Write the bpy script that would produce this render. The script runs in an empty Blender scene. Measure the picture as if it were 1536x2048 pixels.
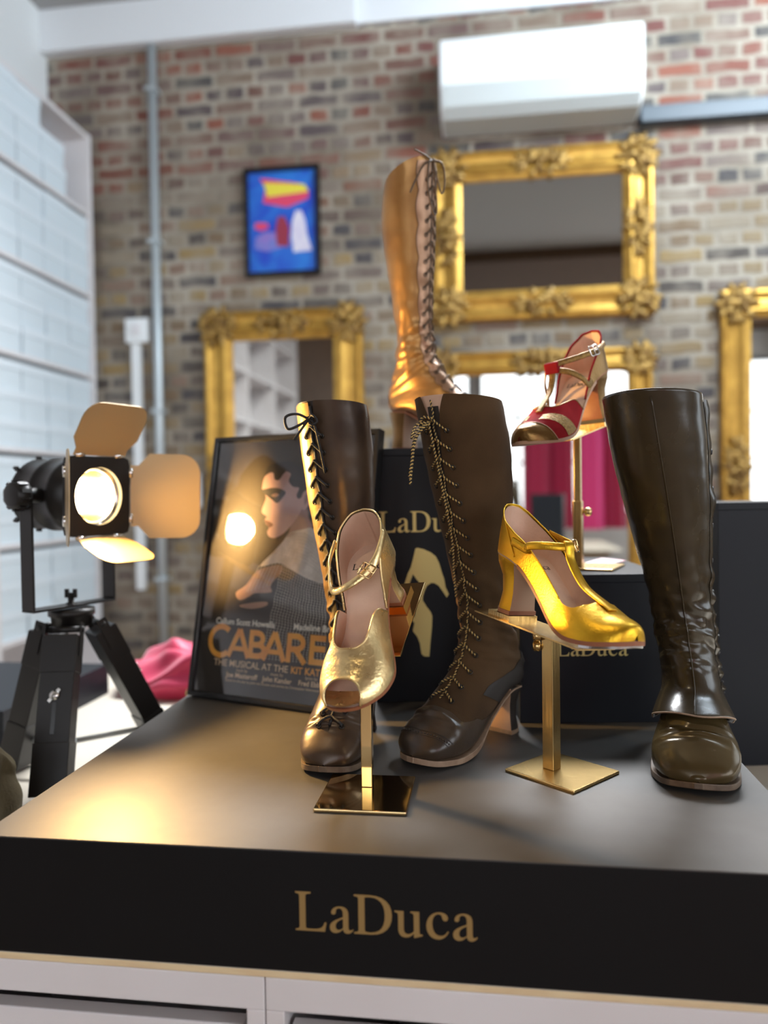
import bpy, bmesh, math, random
from mathutils import Vector, Matrix, noise
PI = math.pi
rad = math.radians
scene = bpy.context.scene
COL = scene.collection

# ------------------------------------------------------------------ camera, exposure, light
CAM_Z = 1.351
yaw, pitch, roll = rad(7.78), rad(-1.355), rad(-0.83)
fwd0 = Vector((-math.sin(yaw), math.cos(yaw), 0)); right0 = Vector((math.cos(yaw), math.sin(yaw), 0)); up0 = Vector((0, 0, 1))
fw = fwd0 * math.cos(pitch) + up0 * math.sin(pitch); u2 = up0 * math.cos(pitch) - fwd0 * math.sin(pitch)
rt = right0 * math.cos(roll) + u2 * math.sin(roll); up = u2 * math.cos(roll) - right0 * math.sin(roll)
cam_data = bpy.data.cameras.new('camera'); cam = bpy.data.objects.new('camera', cam_data); COL.objects.link(cam)
cam.matrix_world = Matrix(((rt.x, up.x, -fw.x, 0), (rt.y, up.y, -fw.y, 0), (rt.z, up.z, -fw.z, CAM_Z), (0, 0, 0, 1)))
cam_data.sensor_fit = 'VERTICAL'; cam_data.sensor_height = 36.0; cam_data.lens = 1550 / 2048 * 36.0
cam_data.clip_start = 0.02
cam_data.dof.use_dof = True; cam_data.dof.focus_distance = 0.91; cam_data.dof.aperture_fstop = 27.2 / 11.5
scene.camera = cam
vs = scene.view_settings
vs.view_transform = 'Standard'; vs.look = 'None'; vs.gamma = 1.0; vs.use_curve_mapping = False
vs.exposure = 0.22
scene.cycles.use_denoising = True
scene.cycles.max_bounces = 8
scene.cycles.sample_clamp_indirect = 6.0
scene.cycles.caustics_reflective = False; scene.cycles.caustics_refractive = False

world = bpy.data.worlds.new('world'); scene.world = world; world.use_nodes = True
world.node_tree.nodes['Background'].inputs[0].default_value = (.72, .82, 1, 1)
world.node_tree.nodes['Background'].inputs[1].default_value = .25

def area(name, loc, target, size, power, color, size_y=None, spread=180):
    l = bpy.data.lights.new(name, 'AREA'); l.energy = power; l.color = color; l.size = size
    if size_y: l.shape = 'RECTANGLE'; l.size_y = size_y
    l.spread = rad(spread)
    o = bpy.data.objects.new(name, l); COL.objects.link(o); o.location = loc
    o.rotation_euler = (Vector(target) - Vector(loc)).to_track_quat('-Z', 'Y').to_euler()
    return o
area('skylight_glow', (1.7, 2.5, 3.93), (.8, 4.0, 3.1), 1.5, 150, (.74, .88, 1), .9)
area('shopfront_daylight', (4.5, 2.4, 2.2), (-.5, 1.9, 1.5), 2.2, 35, (.80, .91, 1), 2.2)
area('added_overhead_fill', (.15, 3.25, 3.93), (-.05, .9, .9), 2.2, 170, (.95, .97, 1), .9, 105)  # added fill light from above; the ceiling has no opening here
def spot(name, loc, target, power, color, size, blend=.5, radius=.03):
    l = bpy.data.lights.new(name, 'SPOT'); l.energy = power; l.color = color; l.spot_size = rad(size); l.spot_blend = blend; l.shadow_soft_size = radius
    o = bpy.data.objects.new(name, l); COL.objects.link(o); o.location = loc
    o.rotation_euler = (Vector(target) - Vector(loc)).to_track_quat('-Z', 'Y').to_euler()
    return o
spot('ceiling_spot_light', (-.9, .1, 3.7), (.05, 1.0, 1.2), 28, (1, .80, .52), 34)

# ------------------------------------------------------------------ materials
def new_mat(name):
    m = bpy.data.materials.new(name); m.use_nodes = True
    nt = m.node_tree; return m, nt, nt.nodes['Principled BSDF']
def setin(b, **kw):
    names = dict(color='Base Color', rough='Roughness', metal='Metallic', spec='Specular IOR Level', coat='Coat Weight', coat_rough='Coat Roughness',
                 sheen='Sheen Weight', trans='Transmission Weight', emis='Emission Color', emis_s='Emission Strength', ior='IOR')
    for k, v in kw.items():
        if k in ('color', 'emis') and len(v) == 3: v = (*v, 1)
        b.inputs[names[k]].default_value = v
def P(name, color, rough=.5, metal=0., var=None, vscale=20., bump=0., bscale=60., bdetail=4., stretch=(1, 1, 1), rvar=0., distort=0., **kw):
    """principled material; var = second colour mixed in by noise, bump = fine relief"""
    m, nt, b = new_mat(name); setin(b, color=color, rough=rough, metal=metal, **kw)
    N, L = nt.nodes.new, nt.links.new
    if var or bump or rvar:
        tc = N('ShaderNodeTexCoord'); mp = N('ShaderNodeMapping'); mp.inputs['Scale'].default_value = stretch
        L(tc.outputs['Object'], mp.inputs['Vector'])
    if var or rvar:
        n = N('ShaderNodeTexNoise'); n.inputs['Scale'].default_value = vscale; n.inputs['Detail'].default_value = 5; n.inputs['Distortion'].default_value = distort
        L(mp.outputs[0], n.inputs['Vector'])
        r = N('ShaderNodeValToRGB'); r.color_ramp.elements[0].position = .35; r.color_ramp.elements[1].position = .65
        r.color_ramp.elements[0].color = (*color, 1); r.color_ramp.elements[1].color = (*(var or color), 1)
        L(n.outputs['Fac'], r.inputs['Fac']); L(r.outputs['Color'], b.inputs['Base Color'])
        if rvar:
            mr = N('ShaderNodeMapRange'); mr.inputs['To Min'].default_value = max(.02, rough - rvar); mr.inputs['To Max'].default_value = rough + rvar
            mr.inputs['From Min'].default_value = .3; mr.inputs['From Max'].default_value = .7
            L(n.outputs['Fac'], mr.inputs['Value']); L(mr.outputs[0], b.inputs['Roughness'])
    if bump:
        n2 = N('ShaderNodeTexNoise'); n2.inputs['Scale'].default_value = bscale; n2.inputs['Detail'].default_value = bdetail
        L(mp.outputs[0], n2.inputs['Vector'])
        bp = N('ShaderNodeBump'); bp.inputs['Strength'].default_value = bump; bp.inputs['Distance'].default_value = .002
        L(n2.outputs['Fac'], bp.inputs['Height']); L(bp.outputs[0], b.inputs['Normal'])
    return m
def emit(name, color, strength):
    m, nt, b = new_mat(name); setin(b, color=(0, 0, 0), emis=color, emis_s=strength, rough=.6); return m

def brick_material():
    m, nt, b = new_mat('old_stock_brick'); N, L = nt.nodes.new, nt.links.new
    def M(op, a, c=None, d=None):
        n = N('ShaderNodeMath'); n.operation = op
        for i, v in enumerate((a, c, d)):
            if v is None: continue
            if isinstance(v, (int, float)): n.inputs[i].default_value = v
            else: L(v, n.inputs[i])
        return n.outputs[0]
    tc = N('ShaderNodeTexCoord')
    nz = N('ShaderNodeTexNoise'); nz.inputs['Scale'].default_value = 9; nz.inputs['Detail'].default_value = 3; L(tc.outputs['Object'], nz.inputs['Vector'])
    vm = N('ShaderNodeVectorMath'); vm.operation = 'SCALE'; vm.inputs['Scale'].default_value = .028
    L(nz.outputs['Color'], vm.inputs[0])
    va = N('ShaderNodeVectorMath'); va.operation = 'ADD'; L(tc.outputs['Object'], va.inputs[0]); L(vm.outputs[0], va.inputs[1])
    sp = N('ShaderNodeSeparateXYZ'); L(va.outputs[0], sp.inputs[0])
    u, v = sp.outputs['X'], sp.outputs['Z']
    row = M('FLOOR', M('DIVIDE', v, .075)); par = M('MODULO', M('ABSOLUTE', row), 2)   # header rows and stretcher rows
    w = M('ADD', .1125, M('MULTIPLY', par, .1125))
    uu = M('DIVIDE', M('ADD', u, M('MULTIPLY', par, .056)), w)
    colid = M('FLOOR', uu)
    fx = M('MULTIPLY', M('FRACT', uu), w); fz = M('MULTIPLY', M('FRACT', M('DIVIDE', v, .075)), .075)
    ex = M('MINIMUM', fx, M('SUBTRACT', w, fx)); ez = M('MINIMUM', fz, M('SUBTRACT', .075, fz))
    edge = M('MINIMUM', ex, ez)
    mask = N('ShaderNodeMapRange'); mask.inputs['From Min'].default_value = .0075; mask.inputs['From Max'].default_value = .015; L(edge, mask.inputs['Value'])
    cmb = N('ShaderNodeCombineXYZ'); L(colid, cmb.inputs[0]); L(row, cmb.inputs[1])
    wn = N('ShaderNodeTexWhiteNoise'); wn.noise_dimensions = '2D'; L(cmb.outputs[0], wn.inputs['Vector'])
    def ramp(cols):
        r = N('ShaderNodeValToRGB'); r.color_ramp.interpolation = 'CONSTANT'
        while len(r.color_ramp.elements) < len(cols): r.color_ramp.elements.new(.5)
        for i, (e, c) in enumerate(zip(r.color_ramp.elements, cols)): e.position = i / len(cols); e.color = (*c, 1)
        L(wn.outputs['Value'], r.inputs['Fac']); return r.outputs['Color']
    lowc = ramp([(.20, .14, .09), (.10, .085, .075), (.26, .19, .11), (.17, .13, .11), (.30, .21, .10), (.22, .17, .13), (.09, .08, .08), (.24, .16, .12), (.28, .23, .17), (.15, .12, .10)])
    topc = ramp([(.20, .085, .065), (.17, .095, .075), (.11, .085, .085), (.25, .10, .07), (.22, .16, .12), (.16, .10, .09), (.075, .07, .07), (.19, .12, .095), (.18, .14, .125), (.17, .075, .065)])
    n3 = N('ShaderNodeTexNoise'); n3.inputs['Scale'].default_value = 1.2; L(tc.outputs['Object'], n3.inputs['Vector'])
    hz = N('ShaderNodeMapRange'); hz.inputs['From Min'].default_value = 2.75; hz.inputs['From Max'].default_value = 3.15
    L(M('ADD', v, M('MULTIPLY', M('SUBTRACT', n3.outputs['Fac'], .5), 1.2)), hz.inputs['Value'])
    def mix(f, a, c, mode='MIX'):
        n = N('ShaderNodeMix'); n.data_type = 'RGBA'; n.blend_type = mode
        if isinstance(f, float): n.inputs['Factor'].default_value = f
        else: L(f, n.inputs['Factor'])
        for k, x in ((6, a), (7, c)):
            if isinstance(x, tuple): n.inputs[k].default_value = (*x, 1)
            else: L(x, n.inputs[k])
        return n.outputs[2]
    brick = mix(hz.outputs[0], lowc, topc)
    n4 = N('ShaderNodeTexNoise'); n4.inputs['Scale'].default_value = 40; n4.inputs['Detail'].default_value = 4; L(tc.outputs['Object'], n4.inputs['Vector'])
    smear = N('ShaderNodeMapRange'); smear.inputs['From Min'].default_value = .42; smear.inputs['From Max'].default_value = .72; smear.inputs['To Max'].default_value = .62
    n5 = N('ShaderNodeTexNoise'); n5.inputs['Scale'].default_value = 6; n5.inputs['Detail'].default_value = 4; L(tc.outputs['Object'], n5.inputs['Vector'])
    L(n5.outputs['Fac'], smear.inputs['Value'])
    n6 = N('ShaderNodeTexNoise'); n6.inputs['Scale'].default_value = 2.2; n6.inputs['Detail'].default_value = 6; L(tc.outputs['Object'], n6.inputs['Vector'])
    patch = N('ShaderNodeMapRange'); patch.inputs['From Min'].default_value = .35; patch.inputs['From Max'].default_value = .65; L(n6.outputs['Fac'], patch.inputs['Value'])
    mort = mix(patch.outputs[0], (.20, .165, .125), (.42, .37, .30))
    brick = mix(smear.outputs[0], brick, mort)
    colr = mix(mask.outputs[0], mort, brick)
    L(colr, b.inputs['Base Color']); setin(b, rough=.9, spec=.2)
    bp = N('ShaderNodeBump'); bp.inputs['Strength'].default_value = .6; bp.inputs['Distance'].default_value = .01
    L(M('ADD', mask.outputs[0], M('MULTIPLY', n4.outputs['Fac'], .5)), bp.inputs['Height']); L(bp.outputs[0], b.inputs['Normal'])
    return m

MT = {}
MT['brick'] = brick_material()
MT['white_wall'] = P('white_painted_plaster', (.78, .80, .80), .7, bump=.1, bscale=8)
MT['white_beam'] = P('white_gloss_boarding', (.80, .82, .84), .45)
MT['ceiling'] = P('grey_ceiling_paint', (.39, .385, .38), .85)
MT['soffit'] = P('brown_stained_boards', (.085, .05, .03), .8, var=(.11, .065, .038), vscale=6, stretch=(8, 1, 1), spec=.1)
MT['floor'] = P('worn_floorboards', (.22, .14, .08), .45, var=(.30, .20, .12), vscale=5, stretch=(6, 1, 1))
MT['white_lacquer'] = P('white_lacquer', (.80, .78, .79), .45, var=(.76, .73, .73), vscale=4)
MT['cream_board'] = P('cream_board_edge', (.82, .66, .40), .55, var=(.76, .58, .34), vscale=30, stretch=(1, 6, 6))
MT['cream_top'] = P('cream_counter_top', (.60, .55, .46), .5)
MT['black_card'] = P('black_coated_card', (.0135, .0135, .0155), .5, bump=.05, bscale=900, rvar=.05, vscale=300)
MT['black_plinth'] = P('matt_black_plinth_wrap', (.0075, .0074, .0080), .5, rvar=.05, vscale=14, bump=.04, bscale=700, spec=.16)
MT['plinth_top_lit'] = P('lightened_satin_plinth_top', (.072, .068, .062), .47, var=(.062, .058, .053), rvar=.06, vscale=9, bump=.03, bscale=700, spec=.55)  # lighter than the plinth body: light falling on the top is in the colour
MT['slate_card'] = P('slate_black_card', (.009, .0105, .0145), .48, bump=.05, bscale=900, spec=.22)
MT['gold_foil'] = P('matt_gold_print', (.36, .235, .085), .45, metal=.4)
MT['pale_gold_foil'] = P('pale_gold_foil', (.70, .56, .22), .5, metal=.35)
MT['gilt'] = P('gilded_moulding', (.64, .37, .075), .40, metal=.75, var=(.46, .255, .05), vscale=14, bump=.35, bscale=70)
MT['gilt_dark'] = P('tarnished_gilding', (.52, .32, .09), .45, metal=.65, var=(.17, .09, .025), vscale=26, bump=.6, bscale=90)
MT['mirror'] = P('silvered_glass', (.60, .60, .57), .02, metal=1.)
MT['ac'] = P('white_plastic_casing', (.86, .88, .88), .35)
MT['ac_grey'] = P('grey_plastic_grille', (.55, .58, .57), .45)
MT['trunk'] = P('dark_cable_trunking', (.045, .06, .075), .4)
MT['conduit'] = P('galvanised_conduit', (.55, .60, .62), .4, metal=.5)
MT['black_gloss'] = P('black_frame_lacquer', (.008, .008, .008), .25)
MT['lamp_black'] = P('black_enamelled_metal', (.011, .0095, .0085), .40, bump=.08, bscale=500, spec=.35)
MT['lamp_flap'] = P('bronzed_flap_metal', (.44, .32, .17), .45, metal=.45)
MT['chrome'] = P('worn_chrome', (.75, .73, .70), .18, metal=1.)
MT['bulb'] = emit('glowing_warm_bulb', (1, .72, .34), 60)
MT['reflector'] = P('polished_reflector', (.85, .80, .70), .15, metal=1.)
MT['brass_polished'] = P('polished_brass', (.86, .62, .30), .07, metal=1.)
MT['brass_brushed'] = P('brushed_brass', (.62, .44, .19), .27, metal=1., bump=.12, bscale=300, stretch=(1, 1, .05))
MT['peach'] = P('peach_leather_lining', (.68, .45, .32), .55, bump=.1, bscale=300, var=(.62, .40, .28), vscale=40)
MT['insole'] = P('tan_suede_insole', (.78, .55, .41), .65, var=(.70, .48, .34), vscale=30, bump=.12, bscale=400)
MT['tan_sole'] = P('tan_leather_sole', (.36, .14, .06), .5, var=(.30, .10, .05), vscale=60)
MT['ink'] = P('black_ink', (.012, .01, .01), .6)
MT['gold_yellow'] = P('yellow_gold_leather', (.76, .44, .03), .37, metal=.9, bump=.16, bscale=420, bdetail=4, rvar=.05, vscale=60)
MT['gold_pale'] = P('pale_gold_leather', (.90, .69, .34), .32, metal=.9, bump=.28, bscale=260, bdetail=6, rvar=.07, vscale=50)
MT['bronze_leather'] = P('bronze_leather', (.25, .14, .045), .36, metal=.85, bump=.25, bscale=260, rvar=.06, vscale=80)
MT['glitter_gold'] = P('crackled_gold_leather', (.20, .115, .035), .42, metal=.8, var=(.34, .20, .06), vscale=300, bump=.6, bscale=500)
MT['red_suede'] = P('dark_red_suede', (.30, .014, .018), .9, var=(.23, .010, .014), vscale=40, spec=.12, bump=.15, bscale=700)
MT['brown_leather'] = P('dark_brown_leather', (.038, .023, .016), .33, metal=.3, var=(.080, .050, .029), vscale=14, bump=.22, bscale=55, bdetail=7, rvar=.06)
MT['lamplit_leather'] = P('lamplit_brown_leather', (.60, .36, .10), .3, metal=.75, bump=.35, bscale=60, bdetail=7, var=(.48, .27, .07), vscale=20)  # brown boot leather with the lamp's gold light put into its colour
MT['toe_leather'] = P('dark_toe_leather', (.040, .027, .018), .3, var=(.065, .042, .024), vscale=22, bump=.15, bscale=120, bdetail=6)
MT['brown_suede'] = P('brown_suede', (.082, .047, .022), .95, var=(.060, .034, .016), vscale=13, sheen=.04, spec=.1, bump=.2, bscale=600)
MT['dark_suede'] = P('black_brown_leather', (.022, .016, .012), .55)
MT['olive_leather'] = P('olive_brown_glossy_leather', (.030, .020, .009), .25, var=(.042, .029, .012), vscale=18, bump=.14, bscale=70, bdetail=6, rvar=.05)
MT['olive_toe'] = P('olive_glossy_toe_leather', (.070, .048, .018), .23, metal=.25, var=(.09, .062, .024), vscale=16, bump=.12, bscale=80, rvar=.05)
MT['bronze_gold'] = P('antique_gold_leather', (.36, .205, .075), .42, metal=.75, var=(.26, .14, .05), vscale=16, bump=.28, bscale=60, bdetail=7, rvar=.06)
MT['rose_gold'] = P('rose_gold_leather', (.40, .24, .15), .38, metal=.55, var=(.33, .19, .11), vscale=30, bump=.3, bscale=80, bdetail=6)
MT['black_lace'] = P('black_cord', (.010, .009, .009), .6, bump=.5, bscale=800)
MT['gold_lace'] = P('gold_thread', (.62, .42, .14), .35, metal=.6)
MT['brown_lace'] = P('brown_cord', (.085, .05, .025), .6)
MT['eyelet'] = P('dark_eyelet_metal', (.05, .045, .04), .3, metal=.9)
MT['welt'] = P('pale_welt_edge', (.33, .22, .14), .55, var=(.24, .15, .09), vscale=90)
MT['dark_welt'] = P('dark_welt_edge', (.10, .065, .04), .5, var=(.16, .11, .07), vscale=90)
MT['heel_peach'] = P('peach_heel_breast', (.52, .32, .20), .5)
MT['pink_cloth'] = P('pink_red_satin_cloth', (.62, .028, .10), .5, sheen=.3, bump=.2, bscale=30)
MT['olive_cloth'] = P('olive_brown_fabric', (.085, .065, .028), .9, var=(.06, .045, .018), vscale=25, bump=.4, bscale=200)
MT['yellow_cloth'] = P('mustard_cloth', (.42, .36, .14), .8)
MT['magenta_cloth'] = P('magenta_velvet', (.36, .006, .06), .7, sheen=.3)
MT['paper'] = P('white_printed_paper', (.78, .76, .76), .5, var=(.70, .35, .38), vscale=22)
MT['box_white'] = P('white_shoe_box_card', (.70, .79, .84), .6)
MT['box_lid'] = P('white_shoe_box_lid', (.75, .83, .88), .6)
MT['day_pane'] = emit('daylit_window_pane', (.90, .94, 1), 4.2)
MT['silver_tap'] = P('steel_tap_plate', (.7, .7, .72), .22, metal=1.)
MT['spot_glow'] = emit('downlight_glow', (1, .85, .6), 12)
def glass_material():
    m = bpy.data.materials.new('picture_glass'); m.use_nodes = True; nt = m.node_tree; nt.nodes.clear(); N, L = nt.nodes.new, nt.links.new
    o = N('ShaderNodeOutputMaterial'); mx = N('ShaderNodeMixShader'); t = N('ShaderNodeBsdfTransparent'); g = N('ShaderNodeBsdfGlossy')
    g.inputs['Roughness'].default_value = .03; f = N('ShaderNodeFresnel'); f.inputs['IOR'].default_value = 1.4
    L(f.outputs[0], mx.inputs[0]); L(t.outputs[0], mx.inputs[1]); L(g.outputs[0], mx.inputs[2]); L(mx.outputs[0], o.inputs[0]); return m
MT['glass'] = glass_material()

# ------------------------------------------------------------------ object helpers
def tag(o, label=None, cat=None, group=None, kind=None):
    if label: o['label'] = label
    if cat: o['category'] = cat
    if group: o['group'] = group
    if kind: o['kind'] = kind
    return o
def thing(name, label, cat, loc=(0, 0, 0), rotz=0., group=None, matrix=None):
    o = bpy.data.objects.new(name, None); COL.objects.link(o); o.empty_display_size = .05
    if matrix is not None: o.matrix_world = matrix
    else: o.location = loc; o.rotation_euler = (0, 0, rotz)
    return tag(o, label, cat, group)
def link(name, me, parent=None, loc=None):
    o = bpy.data.objects.new(name, me); COL.objects.link(o)
    if parent is not None: o.parent = parent
    if loc is not None: o.location = loc
    return o
class MB:
    """collects shapes into one mesh"""
    def __init__(s): s.v = []; s.f = []; s.m = []; s.sm = []
    def add(s, vs, fs, mi=0, smooth=False, mis=None):
        b = len(s.v); s.v += [tuple(x) for x in vs]
        for i, f in enumerate(fs):
            s.f.append([b + k for k in f]); s.m.append(mis[i] if mis else mi); s.sm.append(smooth)
        return s
    def box(s, x0, x1, y0, y1, z0, z1, mi=0, M=None):
        vs = [Vector(p) for p in ((x0, y0, z0), (x1, y0, z0), (x1, y1, z0), (x0, y1, z0), (x0, y0, z1), (x1, y0, z1), (x1, y1, z1), (x0, y1, z1))]
        if M is not None: vs = [M @ p for p in vs]
        return s.add(vs, [(0, 3, 2, 1), (4, 5, 6, 7), (0, 1, 5, 4), (1, 2, 6, 5), (2, 3, 7, 6), (3, 0, 4, 7)], mi)
    def tube(s, pts, r, n=8, mi=0, closed=False, cap=True, rad_fn=None):
        pts = [Vector(p) for p in pts]; N = len(pts); rings = []; prev = None
        for i, p in enumerate(pts):
            a = pts[(i - 1) % N] if (closed or i > 0) else p; c = pts[(i + 1) % N] if (closed or i < N - 1) else p
            t = (c - a)
            t = t.normalized() if t.length > 1e-9 else Vector((0, 0, 1))
            if prev is None: q = t.orthogonal().normalized()
            else:
                q = prev - t * prev.dot(t); q = q.normalized() if q.length > 1e-6 else t.orthogonal().normalized()
            prev = q; w = t.cross(q); rr = rad_fn(i / max(1, N - 1)) * r if rad_fn else r
            rings.append([p + (q * math.cos(2 * PI * k / n) + w * math.sin(2 * PI * k / n)) * rr for k in range(n)])
        vs = [p for ring in rings for p in ring]; fs = []
        for i in range(N if closed else N - 1):
            j = (i + 1) % N
            for k in range(n): fs.append((i * n + k, i * n + (k + 1) % n, j * n + (k + 1) % n, j * n + k))
        if cap and not closed: fs.append(tuple(range(n - 1, -1, -1))); fs.append(tuple((N - 1) * n + k for k in range(n)))
        return s.add(vs, fs, mi, True)
    def lathe(s, prof, M=None, n=32, mi=0):
        """prof: (x along axis, radius)"""
        vs = []; fs = []
        for (x, r) in prof:
            for k in range(n):
                p = Vector((x, r * math.cos(2 * PI * k / n), r * math.sin(2 * PI * k / n))); vs.append(M @ p if M is not None else p)
        for i in range(len(prof) - 1):
            for k in range(n): fs.append((i * n + k, (i + 1) * n + k, (i + 1) * n + (k + 1) % n, i * n + (k + 1) % n))
        return s.add(vs, fs, mi, True)
    def prism(s, poly, depth, M=None, mi=0):
        """poly in local xz, extruded along y from 0 to depth"""
        n = len(poly); vs = [Vector((x, 0, z)) for x, z in poly] + [Vector((x, depth, z)) for x, z in poly]
        if M is not None: vs = [M @ p for p in vs]
        return s.add(vs, [tuple(range(n)), tuple(range(2 * n - 1, n - 1, -1))] + [(i, n + i, n + (i + 1) % n, (i + 1) % n) for i in range(n)], mi)
    def loft(s, rings, closed=True, cap0=False, cap1=False, mi=0, smooth=True):
        n = len(rings[0]); vs = [p for r in rings for p in r]; fs = []
        for i in range(len(rings) - 1):
            for k in range(n if closed else n - 1):
                fs.append((i * n + k, i * n + (k + 1) % n, (i + 1) * n + (k + 1) % n, (i + 1) * n + k))
        if cap0: fs.append(tuple(range(n - 1, -1, -1)))
        if cap1: fs.append(tuple((len(rings) - 1) * n + k for k in range(n)))
        return s.add(vs, fs, mi, smooth)
    def ball(s, c, r, scale=(1, 1, 1), n=8, mi=0, rot=None):
        vs = []; fs = []; m = n // 2 + 1
        for i in range(m + 1):
            a = PI * i / m
            for k in range(n):
                p = Vector((math.sin(a) * math.cos(2 * PI * k / n) * scale[0], math.sin(a) * math.sin(2 * PI * k / n) * scale[1], math.cos(a) * scale[2])) * r
                if rot is not None: p = rot @ p
                vs.append(Vector(c) + p)
        for i in range(m):
            for k in range(n): fs.append((i * n + k, (i + 1) * n + k, (i + 1) * n + (k + 1) % n, i * n + (k + 1) % n))
        return s.add(vs, fs, mi, True)
    def mesh(s, name, mats, weld=0.):
        me = bpy.data.meshes.new(name); me.from_pydata(s.v, [], s.f)
        for m in (mats if isinstance(mats, (list, tuple)) else [mats]): me.materials.append(m)
        me.polygons.foreach_set('material_index', s.m); me.polygons.foreach_set('use_smooth', s.sm)
        bm = bmesh.new(); bm.from_mesh(me)
        if weld: bmesh.ops.remove_doubles(bm, verts=bm.verts, dist=weld)
        bmesh.ops.dissolve_degenerate(bm, dist=1e-7, edges=bm.edges)
        bmesh.ops.recalc_face_normals(bm, faces=bm.faces); bm.to_mesh(me); bm.free()
        me.update(); return me
    def build(s, name, mats, parent=None, weld=0., bevel=0., solid=None, loc=None):
        o = link(name, s.mesh(name, mats, weld), parent, loc)
        if solid:
            md = o.modifiers.new('thickness', 'SOLIDIFY'); md.thickness = solid[0]; md.offset = solid[1] if len(solid) > 1 else -1
            if len(solid) > 2: md.material_offset = solid[2]
        if bevel:
            md = o.modifiers.new('bevel', 'BEVEL'); md.width = bevel; md.segments = 2; md.limit_method = 'ANGLE'; md.angle_limit = rad(40)
        return o
def catmull(pts, n, closed=False):
    P_ = [Vector(p) for p in pts]; N = len(P_); out = []
    segs = N if closed else N - 1
    for i in range(segs):
        p = [P_[(i + k - 1) % N] if closed else P_[min(max(i + k - 1, 0), N - 1)] for k in range(4)]
        for j in range(n):
            f = j / n
            out.append(.5 * (2 * p[1] + (p[2] - p[0]) * f + (2 * p[0] - 5 * p[1] + 4 * p[2] - p[3]) * f * f + (3 * p[1] - p[0] - 3 * p[2] + p[3]) * f ** 3))
    if not closed: out.append(P_[-1])
    return out
def row_at(T, t):
    n = len(T) - 1; x = min(max(t, 0), 1) * n; i = min(int(x), n - 1); f = x - i
    p = (T[max(i - 1, 0)], T[i], T[i + 1], T[min(i + 2, n)])
    return [.5 * (2 * b + (c - a) * f + (2 * a - 5 * b + 4 * c - d) * f * f + (3 * b - a - 3 * c + d) * f ** 3) for a, b, c, d in zip(*p)]
def lin(pairs, x):
    if x <= pairs[0][0]: return pairs[0][1]
    for (a, b), (c, d) in zip(pairs, pairs[1:]):
        if x <= c: return b + (d - b) * (x - a) / (c - a)
    return pairs[-1][1]
def sstep(a, b, x):
    t = min(max((x - a) / (b - a), 0), 1); return t * t * (3 - 2 * t)

# ---- lettering: outlines drawn as paths, filled to flat meshes
def path_pts(d, seg=6):
    tok = d.replace('M', ' M ').replace('L', ' L ').replace('C', ' C ').replace('Z', ' Z ').split(); loops = []; cur = []; i = 0; cmd = None
    while i < len(tok):
        if tok[i] in 'MLCZ':
            cmd = tok[i]; i += 1
            if cmd == 'Z': loops.append(cur); cur = []
            continue
        if cmd in 'ML': cur.append((float(tok[i]), float(tok[i + 1]))); i += 2
        else:
            a = cur[-1]; c = [(float(tok[i + 2 * k]), float(tok[i + 2 * k + 1])) for k in range(3)]; i += 6
            for j in range(1, seg + 1):
                t = j / seg; s = 1 - t
                cur.append(tuple(s ** 3 * a[q] + 3 * s * s * t * c[0][q] + 3 * s * t * t * c[1][q] + t ** 3 * c[2][q] for q in (0, 1)))
    return loops
GL = {
 'L': 'M0 1000 L0 955 C70 950 105 940 105 880 L105 120 C105 60 70 50 0 45 L0 0 L760 0 L800 240 L750 240 C720 110 640 60 480 60 L330 60 C275 60 265 75 265 125 L265 880 C265 940 300 950 400 955 L400 1000 Z',
 'D': 'M0 1000 L0 955 C80 950 110 940 110 880 L110 120 C110 60 80 50 0 45 L0 0 L430 0 C780 0 960 220 960 510 C960 810 760 1000 410 1000 Z M270 110 L270 930 C300 945 350 948 400 948 C660 948 780 780 780 500 C780 220 660 55 420 55 C310 55 270 70 270 110 Z',
 'a': 'M40 510 C50 610 150 670 270 670 C410 670 480 600 480 470 L480 170 C480 100 490 75 525 75 C550 75 575 90 600 110 L600 75 C560 20 510 -15 450 -15 C380 -15 345 30 340 95 C280 25 215 -15 140 -15 C55 -15 0 45 0 130 C0 260 130 320 340 400 L340 480 C340 570 305 620 245 620 C190 620 160 590 160 540 C160 490 140 455 95 455 C60 455 38 475 40 510 Z M340 355 C215 305 150 250 150 160 C150 105 180 70 225 70 C265 70 310 95 340 130 Z',
 'u': 'M0 650 L0 610 C60 605 90 590 90 530 L90 190 C90 60 160 -15 270 -15 C350 -15 420 25 480 95 L480 -10 L500 -15 L700 45 L700 80 C640 80 620 95 620 150 L620 650 L400 650 L400 610 C455 605 480 590 480 530 L480 160 C440 105 390 75 335 75 C265 75 230 120 230 210 L230 650 Z',
 'c': 'M560 190 C500 60 400 -15 290 -15 C120 -15 0 120 0 310 C0 520 150 670 340 670 C450 670 540 610 540 530 C540 480 510 455 470 455 C425 455 405 490 395 540 C385 590 365 620 310 620 C210 620 150 520 150 370 C150 190 230 80 350 80 C430 80 490 125 530 205 Z'}
WORD = [('L', 0), ('a', .883), ('D', 1.507), ('u', 2.53), ('c', 3.32), ('a', 3.98)]
def filled(loops, extr=0.):
    """2D loops (holes even-odd) -> mesh data in xy plane"""
    cu = bpy.data.curves.new('outline', 'CURVE'); cu.dimensions = '2D'; cu.fill_mode = 'BOTH' if extr else 'FRONT'; cu.extrude = extr
    for lp in loops:
        sp = cu.splines.new('POLY'); sp.points.add(len(lp) - 1); sp.use_cyclic_u = True
        for p, (x, y) in zip(sp.points, lp): p.co = (x, y, 0, 1)
    o = bpy.data.objects.new('outline', cu); COL.objects.link(o)
    me = bpy.data.meshes.new_from_object(o.evaluated_get(bpy.context.evaluated_depsgraph_get()))
    bpy.data.objects.remove(o); bpy.data.curves.remove(cu); return me
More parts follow.
